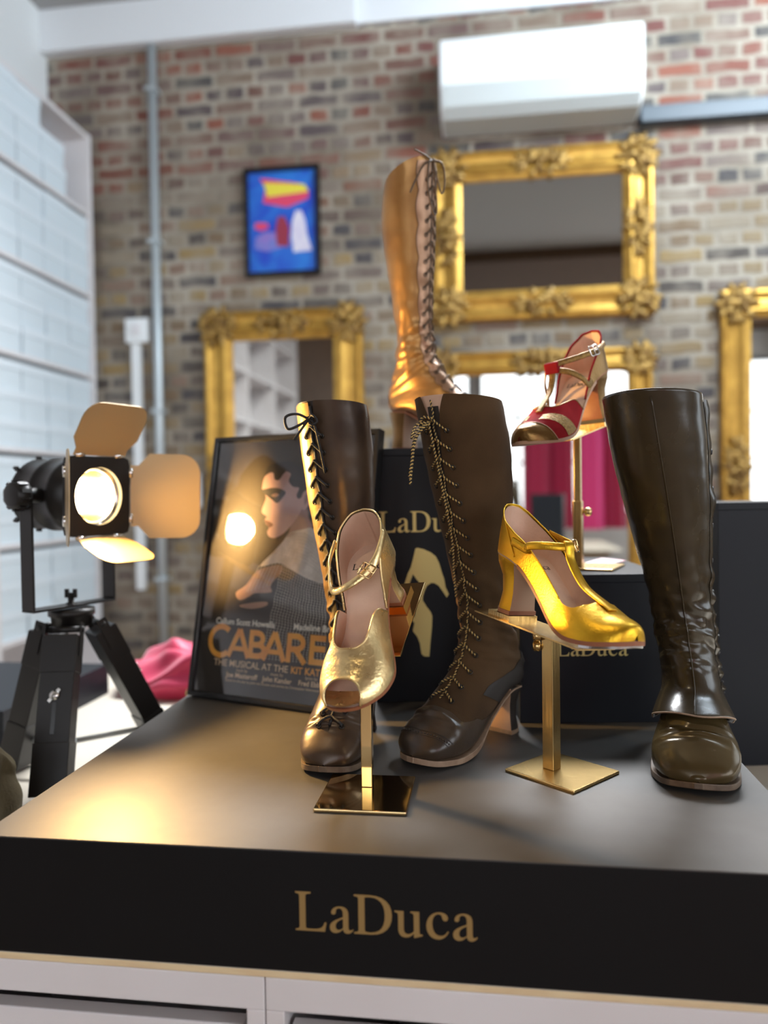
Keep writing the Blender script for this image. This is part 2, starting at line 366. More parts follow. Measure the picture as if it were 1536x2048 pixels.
def wordmark_mesh(cap):
    loops = []
    for ch, dx in WORD: loops += [[((x / 1000 + dx) * cap, y / 1000 * cap) for x, y in lp] for lp in path_pts(GL[ch])]
    return filled(loops)
def place_flat(name, me, mat, parent, M):
    """flat xy mesh moved into parent space by M"""
    me.transform(M); me.materials.clear(); me.materials.append(mat); return link(name, me, parent)
def type_mesh(text, size, bold=0., extr=0., space=1.):
    cu = bpy.data.curves.new('type', 'FONT'); cu.body = text; cu.size = size; cu.offset = bold; cu.space_character = space; cu.fill_mode = 'FRONT'
    o = bpy.data.objects.new('type', cu); COL.objects.link(o)
    me = bpy.data.meshes.new_from_object(o.evaluated_get(bpy.context.evaluated_depsgraph_get()))
    bpy.data.objects.remove(o); bpy.data.curves.remove(cu); return me
def XZ(x, y, z, s=1.):
    """flat xy lettering stood upright facing -y"""
    return Matrix.Translation((x, y, z)) @ Matrix.Rotation(PI / 2, 4, 'X') @ Matrix.Scale(s, 4)

# ------------------------------------------------------------------ the room
WY = 4.0; WXL = -2.365; WXR = 4.6; WYR = -5.0; HZ = 3.97
def struct(name, mb, mats, **kw): return tag(mb.build(name, mats, **kw), kind='structure')
struct('floor', MB().box(WXL - .1, WXR + .1, WYR - .1, WY + .1, -.1, 0), MT['floor'])
struct('wall_back', MB().box(WXL - .1, WXR + .1, WY, WY + .12, 0, HZ), MT['brick'])
struct('wall_left', MB().box(WXL - .1, WXL, WYR, WY, 0, HZ), MT['white_wall'])
struct('wall_right', MB().box(WXR, WXR + .1, WYR, WY, 0, HZ), MT['white_wall'])
struct('wall_rear', MB().box(WXL - .1, WXR + .1, WYR - .1, WYR, 0, HZ), MT['white_wall'])
struct('wall_panelling', MB().box(WXL, WXL + .03, WYR, -.45, 0, 3.84), MT['soffit'])
struct('ceiling', MB().box(WXL - .1, WXR + .1, -.6, WY + .1, HZ, HZ + .1), MT['ceiling'])
struct('trim_4', MB().box(WXL - .1, WXR + .1, WYR - .1, -.6, HZ - .12, HZ + .1), MT['soffit'])
struct('trim_1', MB().box(WXL, -.645, WY - .07, WY, 3.745, HZ), MT['white_beam'], bevel=.006)
struct('trim_2', MB().box(-.645, 1.6, WY - .025, WY, 3.76, HZ), MT['white_beam'], bevel=.006)
# daylight windows of the rear wall (seen in the mirrors)
for k, (x0, x1) in enumerate([(-1.9, -.35), (-.1, 1.05), (1.3, 2.45), (2.7, 4.4)]):
    w = tag(MB().box(x0, x1, WYR, WYR + .02, 1.0, 3.35).build('window_%d' % (k + 1), MT['day_pane']), kind='structure')
    fr = MB(); t = .05
    for a, b, c, d in ((x0 - t, x0, 1 - t, 3.4), (x1, x1 + t, 1 - t, 3.4), (x0, x1, 1 - t, 1), (x0, x1, 3.35, 3.4), (x0, x1, 2.55, 2.59), (x0, x1, 1.8, 1.84), ((x0 + x1) / 2 - .02, (x0 + x1) / 2 + .02, 1, 3.35)):
        fr.box(a, b, WYR, WYR + .06, c, d)
    fr.build('window_frame', MT['black_gloss'], w)

w = tag(MB().box(WXR - .02, WXR, -4.2, -.3, .9, 3.35).build('window_5', MT['day_pane']), kind='structure')
fr = MB()
for a, b, c, d in ((-4.25, -4.2, .85, 3.4), (-.3, -.25, .85, 3.4), (-4.2, -.3, .85, .9), (-4.2, -.3, 3.35, 3.4), (-4.2, -.3, 2.3, 2.35), (-2.95, -2.9, .9, 3.35), (-1.62, -1.57, .9, 3.35)): fr.box(WXR - .07, WXR, a, b, c, d)
fr.build('window_frame', MT['black_gloss'], w)

# ---- tall white shelving full of shoe boxes along the left wall
SX = -2.10
bc = thing('bookcase', 'tall white bookcase filled with white shoe boxes along the left wall', 'bookcase', (0, 0, 0))
shelf_z = [.27, .70, 1.13, 1.56, 1.99, 2.42, 2.85, 3.262]
bays = [3.95, 3.08, 2.21, 1.34, .47, -.40]
for z in shelf_z: MB().box(WXL, SX, bays[-1], bays[0] - .02, z, z + .022).build('shelf', MT['white_lacquer'], bc)
for y in bays: MB().box(WXL, SX + .004, y - .03, y, 0, 3.285).build('upright', MT['white_lacquer'], bc)
MB().box(WXL, WXL + .01, bays[-1], bays[0], 0, 3.28).build('back_panel', MT['white_lacquer'], bc)
sb = MB().box(0, .235, 0, .196, 0, .088, 0).box(-.003, .239, -.003, .199, .088, .1290, 1)
sb_me = sb.mesh('shoe_box', [MT['box_white'], MT['box_lid']])
rnd = random.Random(4)
for b in range(2):
    y1 = bays[b] - .033; full = (y1 - (bays[b + 1] + .006))
    for r in range(1, 7):
        for c in range(4):
            for h in range(3):
                if b == 0 and r == 6 and ((c == 3) or (c == 2 and h == 2)): continue
                o = link('shoe_box', sb_me); yy = y1 - .8165 + c * .2045 + rnd.uniform(-.0006, .0006)
                o.location = (SX - .245 + rnd.uniform(-.006, .004), yy, shelf_z[r] + .0225 + h * .1300)
                tag(o, 'white lidded shoe box stacked in the tall white bookcase', 'shoe box', 'white shoe boxes in the bookcase')

# ---- things on the brick wall
def frame_sweep(mb, x0, x1, z0, z1, prof, y):
    """mitred picture moulding; prof = (inset, height off the wall)"""
    rings = [[(x0 + i, y - h, z0 + i), (x1 - i, y - h, z0 + i), (x1 - i, y - h, z1 - i), (x0 + i, y - h, z1 - i)] for i, h in prof]
    vs = [p for r in rings for p in r]; fs = []
    for a in range(len(prof) - 1):
        for k in range(4): fs.append((a * 4 + k, a * 4 + (k + 1) % 4, (a + 1) * 4 + (k + 1) % 4, (a + 1) * 4 + k))
    mb.add(vs, fs)
def ornament(mb, cx, cz, sx, sz, y, n, seed, thick=.035):
    r = random.Random(seed)
    for i in range(n):
        a = r.uniform(0, 2 * PI); q = math.sqrt(r.random()); x = cx + math.cos(a) * q * sx; z = cz + math.sin(a) * q * sz
        d = thick * (1 - .55 * q)
        mb.ball((x, y - d * .7, z), r.uniform(.011, .021), (r.uniform(.6, 1.7), .9, r.uniform(.6, 1.7)), 7, rot=Matrix.Rotation(r.uniform(0, PI), 3, 'Y'))
    for i in range(10):   # curled leaves round the edge
        a = 2 * PI * i / 10; x = cx + math.cos(a) * sx; z = cz + math.sin(a) * sz
        mb.ball((x, y - thick * .45, z), .019, (1.5, .6, .7), 7, rot=Matrix.Rotation(-a, 3, 'Y'))
def gilt_mirror(label, x0, x1, z0, z1, fwid, seed, side_orn=True):
    t = thing('gilt_mirror', label, 'mirror', ((x0 + x1) / 2, WY, z0)); cx, zb = t.location.x, z0
    w, h = (x1 - x0) / 2, z1 - z0; s = fwid / .13
    prof = [(0, 0), (0, .03), (.008, .044), (.02, .047), (.03, .036), (.05, .030), (.074, .036), (.09, .05), (.1, .052), (.108, .040), (.122, .034), (.13, .03), (.13, .012)]
    mb = MB(); frame_sweep(mb, -w, w, 0, h, [(a * s, b) for a, b in prof], 0); mb.build('frame', MT['gilt'], t)
    i = fwid - .004
    MB().box(-w + i, w - i, -.018, -.012, i, h - i).build('mirror_glass', MT['mirror'], t)
    c = fwid * .52
    for k, (ax, az) in enumerate(((-w + c, c), (w - c, c), (-w + c, h - c), (w - c, h - c))):
        o = MB(); ornament(o, ax, az, fwid * .58, fwid * .58, -.03, 46, seed + k); o.build('corner_ornament', MT['gilt_dark'], t)
    sp = [(0, c, .13, .055), (0, h - c, .13, .055)] + ([(-w + c, h / 2, .05, .13), (w - c, h / 2, .05, .13)] if side_orn else [])
    for k, (ax, az, a, b) in enumerate(sp):
        o = MB(); ornament(o, ax, az, a, b, -.03, 44, seed + 10 + k); o.build('centre_ornament', MT['gilt_dark'], t)
    return t
gilt_mirror('landscape gilt framed mirror hanging under the wall air conditioner', -.275, .815, 2.215, 3.065, .15, 1)
gilt_mirror('tall gilt framed mirror behind the black framed poster', -1.495, -.64, .62, 2.323, .155, 31)
gilt_mirror('gilt framed mirror hanging behind the red and bronze shoe', -.29, .80, .80, 2.06, .118, 61)
gilt_mirror('gilt framed mirror cut by the right edge of the photo', 1.12, 2.10, .60, 2.315, .14, 91)

ac = thing('air_conditioner', 'white wall mounted air conditioner above the upper gilt mirror', 'air conditioner', (.258, WY, 3.15))
pr = [(0, 0), (-.17, .02), (-.215, .055), (-.235, .15), (-.235, .36), (-.215, .375), (0, .375)]
def profile_x(mb, prof, x0, x1, mi=0):
    n = len(prof); vs = [(x0, a, b) for a, b in prof] + [(x1, a, b) for a, b in prof]
    mb.add(vs, [tuple(range(n - 1, -1, -1)), tuple(range(n, 2 * n))] + [(i, (i + 1) % n, n + (i + 1) % n, n + i) for i in range(n)], mi)
m_ = MB(); profile_x(m_, pr, -.475, .475); m_.build('casing', MT['ac'], ac, bevel=.01)
m_ = MB(); profile_x(m_, [(-.03, -.006), (-.172, .012), (-.222, .053), (-.241, .145), (-.236, .15), (-.03, .05)], -.46, .46); m_.build('air_flap', MT['ac_grey'], ac)
tag(MB().box(.745, 2.6, WY - .07, WY, 3.13, 3.21).build('cable_trunking', MT['trunk'], bevel=.006), 'dark horizontal trunking running right from the air conditioner', 'trunking')
cp = MB().tube([(-1.752, WY - .03, .0), (-1.752, WY - .03, 3.745)], .024, 10)
for z in (.9, 1.8, 2.7, 3.5): cp.box(-1.785, -1.719, WY - .06, WY, z, z + .02)
tag(cp.build('conduit_pipe', MT['conduit']), 'grey metal conduit pipe running the full height of brick wall', 'pipe')
sw = thing('wall_switch', 'white switch box with white conduit below it on brick wall', 'switch', (-1.866, WY, 2.18))
MB().box(-.064, .064, -.045, 0, 0, .13).build('switch_box', MT['ac'], sw, bevel=.006)
MB().box(-.024, .024, -.055, -.045, .04, .10).build('rocker', MT['white_lacquer'], sw, bevel=.003)
MB().box(-.036, .012, -.03, 0, -1.33, 0).build('conduit', MT['ac'], sw)
so = thing('wall_socket', 'small white wall socket beside the tall gilt mirror', 'socket', (-1.575, WY, 1.29))
MB().box(-.045, .045, -.03, 0, 0, .18).build('face_plate', MT['ac'], so, bevel=.006)
for zz in (.05, .11): MB().box(-.012, .012, -.036, -.03, zz, zz + .02).build('rocker', MT['ac_grey'], so)
# blue show poster, a plain stand-in of the same colours
pb = thing('framed_poster', 'small blue poster in a black frame high on the brick wall', 'poster', (-1.262, WY, 2.50))
m_ = MB(); frame_sweep(m_, 0, .405, 0, .566, [(0, 0), (0, .03), (.022, .03), (.022, .01)], 0); m_.build('frame', MT['black_gloss'], pb)
blue = P('blue_poster_print', (.012, .06, .50), .5, var=(.02, .18, .62), vscale=5, distort=1.5)
MB().box(.02, .385, -.014, -.008, .02, .546).build('poster_sheet', blue, pb)
def flat(loops, parent, name, mat, y):
    me = filled(loops); return place_flat(name, me, mat, parent, XZ(0, y, 0))
yel = P('yellow_print', (.80, .68, .06), .5); pnk = P('pink_red_print', (.72, .06, .14), .5); pale = P('pale_lilac_print', (.62, .56, .74), .5, var=(.75, .72, .80), vscale=30); dkr = P('dark_red_print', (.30, .03, .06), .5); lil = P('violet_print', (.30, .16, .50), .5, var=(.16, .20, .55), vscale=16)
flat([[(.085, .515), (.30, .475), (.345, .44), (.345, .395), (.23, .355), (.10, .385), (.115, .46)]], pb, 'pink_band', pnk, -.0146)
flat([[(.105, .49), (.325, .468), (.345, .43), (.125, .415)]], pb, 'yellow_band', yel, -.0152)
flat([[(.05, .15), (.06, .21), (.11, .235), (.19, .225), (.20, .15), (.12, .13)]], pb, 'violet_shape', lil, -.0146)
flat([[(.26, .12), (.25, .20), (.255, .28), (.275, .335), (.305, .335), (.325, .28), (.335, .2), (.36, .125)]], pb, 'pale_shape', pale, -.0149)
flat([[(.17, .16), (.165, .25), (.18, .31), (.215, .31), (.24, .25), (.235, .15)]], pb, 'dark_red_shape', dkr, -.0147)
flat([[(.05, .255), (.06, .285), (.12, .28), (.13, .255), (.09, .24)]], pb, 'red_shape', pnk, -.0147)

# ---- garments and downlights behind the viewpoint (seen only in the mirrors)
rail = thing('clothes_rail', 'black clothes rail holding magenta garments, reflected in the mirror', 'clothes rail', (1.1, -1.6, 0))
MB().tube([(-1.0, 0, .02), (-1.0, 0, 2.235), (1.0, 0, 2.235), (1.0, 0, .02)], .015, 8).build('rail_frame', MT['lamp_black'], rail)
for k, xx in enumerate((-1.0, 1.0)): MB().box(xx - .02, xx + .02, -.3, .3, 0, .03).build('foot', MT['lamp_black'], rail)
gm = MB(); n = 40
for lvl, (z, rx, ry) in enumerate(((1.93, .04, .03), (1.9, .2, .06), (1.75, .23, .09), (1.4, .2, .1), (1.0, .26, .13))): pass
rings = []
for z, rx, ry in ((2.17, .03, .03), (2.15, .09, .05), (2.10, .150, .07), (1.9, .164, .08), (1.6, .160, .08), (1.2, .164, .09), (.85, .166, .10)):
    rings.append([(rx * math.cos(2 * PI * k / n), ry * math.sin(2 * PI * k / n) * (1 + .25 * math.sin(7 * 2 * PI * k / n)), z) for k in range(n)])
gm.loft(rings, cap0=True)
g_me = gm.mesh('hanging_coat', MT['magenta_cloth']); p_me = gm.mesh('hanging_coat', P('bright_pink_cloth', (.75, .05, .24), .7))
for k, (xx, a) in enumerate(((.56, .0), (.875, .02), (1.19, -.02), (1.505, .0))):
    o = link('hanging_coat', p_me if k == 2 else g_me); o.location = (xx, -1.6 - .24 * (k % 2), .04); o.rotation_euler = (0, 0, a)
    if k == 2: tag(o, 'bright pink coat among the dark magenta ones, seen in the mirror', 'coat', 'coats on the rail')
    else: tag(o, 'dark magenta coat hanging on the clothes rail, seen in the mirror', 'coat', 'coats on the rail')
for k, (xx, yy) in enumerate(((.0, -2.2), (1.4, -2.0), (.8, -3.6))):
    d = MB().lathe([(0, .0), (0, .045)], Matrix.Translation((xx, yy, HZ - .122)) @ Matrix.Rotation(PI / 2, 4, 'Y'), 20)
    tag(d.build('ceiling_downlight', MT['spot_glow']), 'small round downlight in the brown ceiling, seen in the mirror', 'downlight', 'round downlights in the brown ceiling')

# ------------------------------------------------------------------ counter, plinth and black boxes
ZC, ZP = .90, 1.016
FY = .703
cab_h = ZC - .007
def cabinet(label, x0, x1):
    t = thing('white_cabinet', label, 'cabinet', (x0, FY, 0)); w = x1 - x0
    m = MB().box(0, w, .0, .88, cab_h - .032, cab_h).box(0, .018, 0, .88, 0, cab_h - .032).box(w - .018, w, 0, .88, 0, cab_h - .032).box(.018, w - .018, 0, .88, 0, .05).box(.018, w - .018, .86, .88, .05, cab_h - .032)
    m.build('carcass', MT['white_lacquer'], t, bevel=.0012)
    half = w / 2
    for k in range(2):
        a = .022 + k * (half - .016); b = a + half - .030
        d = MB().box(a, b, .006, .024, .06, .841); d.build('door', MT['white_lacquer'], t, bevel=.0015)
    return t
cabinet('white cabinet under the left end of the counter', -.985, -.2175)
cabinet('white cabinet under the right end of the counter', -.2165, .95)
tag(MB().box(-1.25, 1.0, FY, 1.95, cab_h, ZC, 0).build('counter_top', [MT['cream_top'], MT['cream_board']], bevel=.001), 'cream counter top lying under the black plinth', 'counter top')
ct = bpy.data.objects['counter_top']
for p in ct.data.polygons:
    if p.normal.y < -.9: p.material_index = 1
PX0, PX1, PY1 = -.509, .302, 1.50
pl = thing('display_plinth', 'low wide black plinth carrying the boots, gold wordmark on its front', 'plinth', (PX0, FY + .001, ZC))
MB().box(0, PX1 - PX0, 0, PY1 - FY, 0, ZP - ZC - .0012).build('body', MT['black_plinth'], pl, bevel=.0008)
MB().box(.0004, PX1 - PX0 - .0004, .0004, PY1 - FY, ZP - ZC - .0012, ZP - ZC).build('lit_top_sheet', MT['plinth_top_lit'], pl)  # separate top layer that carries the painted-in overhead light
cap = .0385 * .93 * 1.04
place_flat('wordmark', wordmark_mesh(cap), MT['gold_foil'], pl, Matrix.Translation((-.186 - PX0, -.0006, 1.2735 + (.900 - .9) - ZC - .333)) @ Matrix.Rotation(PI / 2, 4, 'X'))

def black_box(label, loc, rotz, w, d, h, mat='black_card', cap=None, word=None, seam=.012):
    t = thing('display_box', label, 'box', loc, rotz)
    MB().box(0, w, 0, d, 0, h - seam).build('body', MT[mat], t, bevel=.0008)
    MB().box(-.0008, w + .0008, -.0008, d + .0008, h - seam, h).build('lid', MT[mat], t, bevel=.0008)
    if cap: place_flat('wordmark', wordmark_mesh(cap), MT['pale_gold_foil'], t, Matrix.Translation((word[0], -.0007, word[1])) @ Matrix.Rotation(PI / 2, 4, 'X'))
    return t
CY = rad(7.5)
tb = black_box('tall black box with gold shoe emblem, antique gold boot on top', (-.184, 1.224, ZP), CY, .166, .158, .407, 'slate_card', .0333, (.0085, .273))
def emblem(u, v):   # crop pixels -> box plane
    px, py = 780 + u / 6.021, 1000 + v / 6.021
    return ((px - 757) * .000781, .407 - (py - 893) * .000783)
E_ = [(370, 590), (395, 580), (470, 598), (560, 640), (620, 690), (660, 770), (690, 880), (720, 970), (735, 1070), (775, 1155), (748, 1198), (700, 1120), (650, 1050), (600, 1018), (560, 1015), (510, 1045), (480, 1100), (455, 1180), (452, 1230),
      (500, 1310), (550, 1375), (567, 1425), (562, 1550), (540, 1750), (523, 1925), (460, 1922), (428, 1890), (410, 1760), (380, 1680), (325, 1605), (345, 1505), (300, 1465), (260, 1370), (240, 1270), (215, 1220), (178, 1170), (220, 1050), (270, 900), (310, 820), (335, 730)]
H_ = [(335, 905), (380, 970), (425, 1020), (440, 1055), (420, 1130), (408, 1235), (370, 1300), (358, 1370), (345, 1440), (320, 1390), (290, 1290), (275, 1200), (280, 1100), (295, 1010)]
place_flat('shoe_emblem', filled([[emblem(*p) for p in E_], [emblem(*p) for p in H_]]), MT['pale_gold_foil'], tb, Matrix.Translation((0, -.0007, 0)) @ Matrix.Rotation(PI / 2, 4, 'X'))
lb = black_box('low black box behind the T-strap shoe, brass stand on top', (.040, 1.131, ZP), rad(6.0), .212, .285, .2147, 'slate_card', .0222, (.054, .097))
black_box('large black box right of the tall olive boot, on the counter', (.364, 1.308, ZC + .0003), rad(10), .26, .17, .4285, 'slate_card')
black_box('flat grey black box on the counter at the left, behind the lamp tripod', (-1.35, 1.285, ZC + .0003), 0, .474, .39, .068, 'slate_card')
# flyer on the low box
fl = MB()
fp = [Vector((.128, 1.245, 1.2315)), Vector((.148, 1.195, 1.2315)), Vector((.222, 1.322, 1.2335)), Vector((.19, 1.37, 1.2335))]
fl.add([p for p in fp] + [p + Vector((0, 0, .0016)) for p in fp], [(3, 2, 1, 0), (4, 5, 6, 7), (0, 1, 5, 4), (1, 2, 6, 5), (2, 3, 7, 6), (3, 0, 4, 7)])
tag(fl.build('flyer', MT['paper']), 'white and red printed flyer lying on the low black box', 'flyer')

# ------------------------------------------------------------------ framed theatre poster
R_ = Matrix.Translation((-.505, 1.230, ZP + .0042)) @ Matrix.Rotation(rad(-19.75), 4, 'Z') @ Matrix.Rotation(rad(-11), 4, 'X')
po = thing('framed_poster', 'large black framed theatre poster leaning at the back of the plinth', 'poster', matrix=R_)
PW, PH = .327, .441
m_ = MB()
def fr2(mb, x0, x1, z0, z1, prof):
    rings = [[(x0 + i, h, z0 + i), (x1 - i, h, z0 + i), (x1 - i, h, z1 - i), (x0 + i, h, z1 - i)] for i, h in prof]
    vs = [p for r in rings for p in r]
    mb.add(vs, [(a * 4 + k, a * 4 + (k + 1) % 4, (a + 1) * 4 + (k + 1) % 4, (a + 1) * 4 + k) for a in range(len(prof) - 1) for k in range(4)])
fr2(m_, 0, PW, 0, PH, [(0, .018), (0, .0005), (.001, 0), (.007, 0), (.0085, .002), (.0085, .012)]); m_.build('frame', MT['black_gloss'], po)
MB().box(.002, PW - .002, .010, .016, .002, PH - .002).build('backing_board', MT['black_gloss'], po)
sheet = P('dark_brown_poster_print', (.016, .012, .009), .6, var=(.045, .033, .02), vscale=6, distort=.6)
MB().box(.008, PW - .008, .0085, .0098, .008, PH - .008).build('poster_sheet', sheet, po)
def art(loops, name, mat, lay): return flat(loops, po, name, mat, .0085 - .00025 * lay)
skin = P('printed_skin_tone', (.66, .43, .38), .6, var=(.50, .30, .27), vscale=14); skin_d = P('printed_shadow_skin', (.34, .20, .17), .6, var=(.46, .28, .23), vscale=20)
hairm = P('printed_dark_hair', (.012, .010, .010), .6); shad = P('printed_eye_paint', (.022, .020, .022), .6, var=(.05, .05, .05), vscale=60); lipm = P('printed_lips', (.16, .07, .06), .6)
pearl = P('printed_pearls', (.80, .72, .62), .6, var=(.60, .53, .44), vscale=70, bump=.0); hand_m = P('printed_warm_skin', (.56, .33, .22), .6, var=(.36, .20, .13), vscale=25)
smooth2 = lambda l, n=3: [(p.x, p.y) for p in catmull([(a, b, 0) for a, b in l], n, True)]
art([smooth2([(.189, .318), (.201, .315), (.205, .30), (.213, .283), (.172, .268), (.173, .29)])], 'printed_neck', skin_d, 1)
art([smooth2([(0.107, 0.353), (0.110, 0.370), (0.125, 0.383), (0.15, 0.380), (0.175, 0.366), (0.190, 0.34), (0.191, 0.318), (0.184, 0.303), (0.170, 0.285), (0.158, 0.274), (0.143, 0.267), (0.131, 0.269), (0.126, 0.277), (0.129, 0.284), (0.122, 0.290), (0.119, 0.297), (0.122, 0.303), (0.112, 0.309), (0.112, 0.318), (0.117, 0.335), (0.109, 0.346)])], 'printed_face', skin, 2)
art([smooth2([(.165, .268), (.175, .283), (.188, .300), (.190, .318), (.192, .300), (.182, .276)])], 'printed_jaw_shade', skin_d, 3)
art([smooth2([(0.110, 0.372), (0.116, 0.388), (0.134, 0.394), (0.158, 0.395), (0.185, 0.382), (0.198, 0.358), (0.195, 0.343), (0.184, 0.332), (0.178, 0.338), (0.182, 0.350), (0.170, 0.352), (0.160, 0.362), (0.163, 0.374), (0.155, 0.379), (0.148, 0.374), (0.140, 0.364), (0.131, 0.366), (0.128, 0.376), (0.120, 0.377)])], 'printed_hair', hairm, 4)
art([smooth2([(.189, .337), (.194, .345), (.201, .346), (.206, .338), (.205, .325), (.198, .314), (.191, .316)])], 'printed_ear', skin, 5)
art([smooth2([(.194, .333), (.196, .339), (.201, .338), (.201, .328), (.196, .322)])], 'printed_ear_fold', skin_d, 6)
art([smooth2([(.107, .347), (.117, .350), (.138, .351), (.156, .344), (.151, .334), (.141, .325), (.130, .331), (.118, .338)])], 'printed_eye_shadow', shad, 4)
art([smooth2([(.128, .338), (.136, .342), (.144, .339), (.136, .335)])], 'printed_eye', skin_d, 5)
art([smooth2([(.119, .296), (.127, .295), (.137, .289), (.130, .284), (.124, .289)])], 'printed_lips', lipm, 4)
art([smooth2([(.171, .276), (.193, .281), (.214, .284), (.231, .268), (.245, .252), (.251, .231), (.246, .197), (.213, .203), (.177, .218), (.153, .226), (.118, .219), (.144, .245), (.160, .262)])], 'printed_cape', pearl, 3)
art([smooth2([(.094, .188), (.114, .212), (.153, .223), (.164, .214), (.143, .19), (.146, .178), (.113, .175), (.102, .169), (.083, .162), (.074, .174)])], 'printed_arm', hand_m, 1)
art([smooth2([(.083, .153), (.115, .160), (.139, .162), (.137, .155), (.107, .149)])], 'printed_hand', hand_m, 1)
# strings of pearls hanging from the cape, and rows on the cape
pm = MB()
def dot(x, z, r, lay): pm.add([(x + r * math.cos(2 * PI * k / 6), .0085 - .00025 * lay, z + r * math.sin(2 * PI * k / 6)) for k in range(6)], [tuple(range(6))])
for k in range(19):
    f = k / 18; xa = .162 + .086 * f; za = lin([(.162, .222), (.177, .217), (.213, .202), (.248, .196)], xa); xb = .140 + .118 * f
    for q in range(34):
        g = q / 33; dot(xa + (xb - xa) * g + .0008 * math.sin(q), za + (.072 - za) * g, .0014 * (1 - .25 * g), 2)
for k in range(7):
    f = k / 6; xa, za = .116 + .04 * f, .219 + .006 * f; xb, zb = .098 + .045 * f, .178 + .012 * f
    for q in range(12): g = q / 11; dot(xa + (xb - xa) * g, za + (zb - za) * g, .0011, 2)
pm.build('printed_pearl_strings', pearl, po)
pr_d = P('printed_pearl_shade', (.34, .28, .22), .6); pm = MB()
for rr in range(9):
    f = rr / 8
    for q in range(26):
        g = q / 25; a = catmull([(.176 - .03 * f, .272 - .03 * f, 0), (.20, .275 - .045 * f, 0), (.222 + .006 * f, .262 - .045 * f, 0), (.236 + .01 * f, .248 - .045 * f, 0)], 9)
        p = a[min(int(g * (len(a) - 1)), len(a) - 1)]; dot(p.x, p.y, .0008, 4)
pm.build('printed_pearl_rows', pr_d, po)
# title drawn with thick strokes
org = P('orange_title_print', (.95, .44, .06), .55, var=(.85, .33, .05), vscale=45); cream = P('cream_type', (.92, .86, .72), .6); tanp = P('tan_type', (.85, .60, .36), .6)
tm = MB(); TH = .0092
def stroke(pts, w=TH, y=.0072):
    P_ = [Vector((a, 0, b)) for a, b in pts]; L_, R2 = [], []
    for i, p in enumerate(P_):
        d1 = (P_[i] - P_[i - 1]).normalized() if i else None; d2 = (P_[i + 1] - P_[i]).normalized() if i < len(P_) - 1 else None
        if d1 is None: t = d2; k = 1
        elif d2 is None: t = d1; k = 1
        else:
            t = (d1 + d2).normalized(); k = min(1 / max(.4, t.dot(d1)), 1.6)
        nrm = Vector((-t.z, 0, t.x)) * (w / 2 * k); L_.append(p + nrm); R2.append(p - nrm)
    n = len(P_); vs = [(p.x, y, p.z) for p in L_] + [(p.x, y, p.z) for p in R2]
    tm.add(vs, [(i, i + 1, n + i + 1, n + i) for i in range(n - 1)])
z0, z1 = .0695, .1155; h = z1 - z0; zb, zt = z0 + TH / 2, z1 - TH / 2
arc = lambda cx, cz, rx, rz, a0, a1, n=18: [(cx + rx * math.cos(rad(a0 + (a1 - a0) * i / n)), cz + rz * math.sin(rad(a0 + (a1 - a0) * i / n))) for i in range(n + 1)]
stroke(arc(.0545, (z0 + z1) / 2 + .001, .0225, .0235, 48, 312))
def A_(x): stroke([(x, z0), (x + .0205, z1 - .001)]); stroke([(x + .041, z0), (x + .0205, z1 - .001)]); stroke([(x + .008, z0 + h * .30), (x + .033, z0 + h * .30)], TH * .85)
A_(.0715); A_(.1415)
def Bs(x):
    stroke([(x, z0), (x, z1)]); stroke([(x, zt), (x + .010, zt)] + arc(x + .011, zt - h * .205, .0115, h * .205, 90, -90, 10) + [(x, zt - h * .41)])
    stroke([(x, zt - h * .41), (x + .012, zt - h * .41)] + arc(x + .013, zb + h * .2, .0135, h * .2, 90, -90, 10) + [(x, zb)])
Bs(.1165)
stroke([(.1905, z0), (.1905, z1)]); stroke([(.1905, zt), (.203, zt)] + arc(.204, zt - h * .22, .0125, h * .22, 90, -90, 10) + [(.1905, zt - h * .44)]); stroke([(.203, zt - h * .44), (.222, z0)])
for zz in (zb, (z0 + z1) / 2 + .002, zt): stroke([(.2335, zz), (.258, zz)])
stroke([(.2335, z0), (.2335, z1)])
stroke([(.262, zt), (.296, zt)]); stroke([(.279, z0), (.279, zt)])
for i, v in enumerate(tm.v): tm.v[i] = (v[0], .0072 - .00004 * (i % 7), v[2])
tm.build('title_lettering', org, po)
def typ(text, x, z, width, name, mat, bold=.0):
    me = type_mesh(text, .01, bold); xs = [v.co.x for v in me.vertices]; s = width / (max(xs) - min(xs)); x0_ = min(xs)
    return place_flat(name, me, mat, po, XZ(x - x0_ * s, .0074, z, s))
typ('Callum Scott Howells', .040, .1215, .119, 'cast_lettering', cream, .00022)
typ('Madeline Brewer', .196, .1215, .096, 'cast_lettering', cream, .00022)
typ('THE MUSICAL AT THE', .044, .0535, .148, 'subtitle_lettering', tanp, .0001)
typ('KIT KAT CLUB', .198, .0535, .094, 'subtitle_lettering', org, .0003)
for t_, x_, w_ in (('book by', .092, .022), ('music by', .160, .024), ('lyrics by', .226, .022)): typ(t_, x_, .0465, w_, 'credit_lettering', tanp)
for t_, x_, w_ in (('Joe Masteroff', .071, .064), ('John Kander', .144, .057), ('Fred Ebb', .214, .039)): typ(t_, x_, .0365, w_, 'credit_lettering', tanp, .0002)
typ('based on the play by John van Druten and stories by Christopher Isherwood', .072, .0295, .181, 'credit_lettering', tanp)
MB().box(.006, PW - .006, .0045, .0052, .006, PH - .006).build('glass_pane', MT['glass'], po)

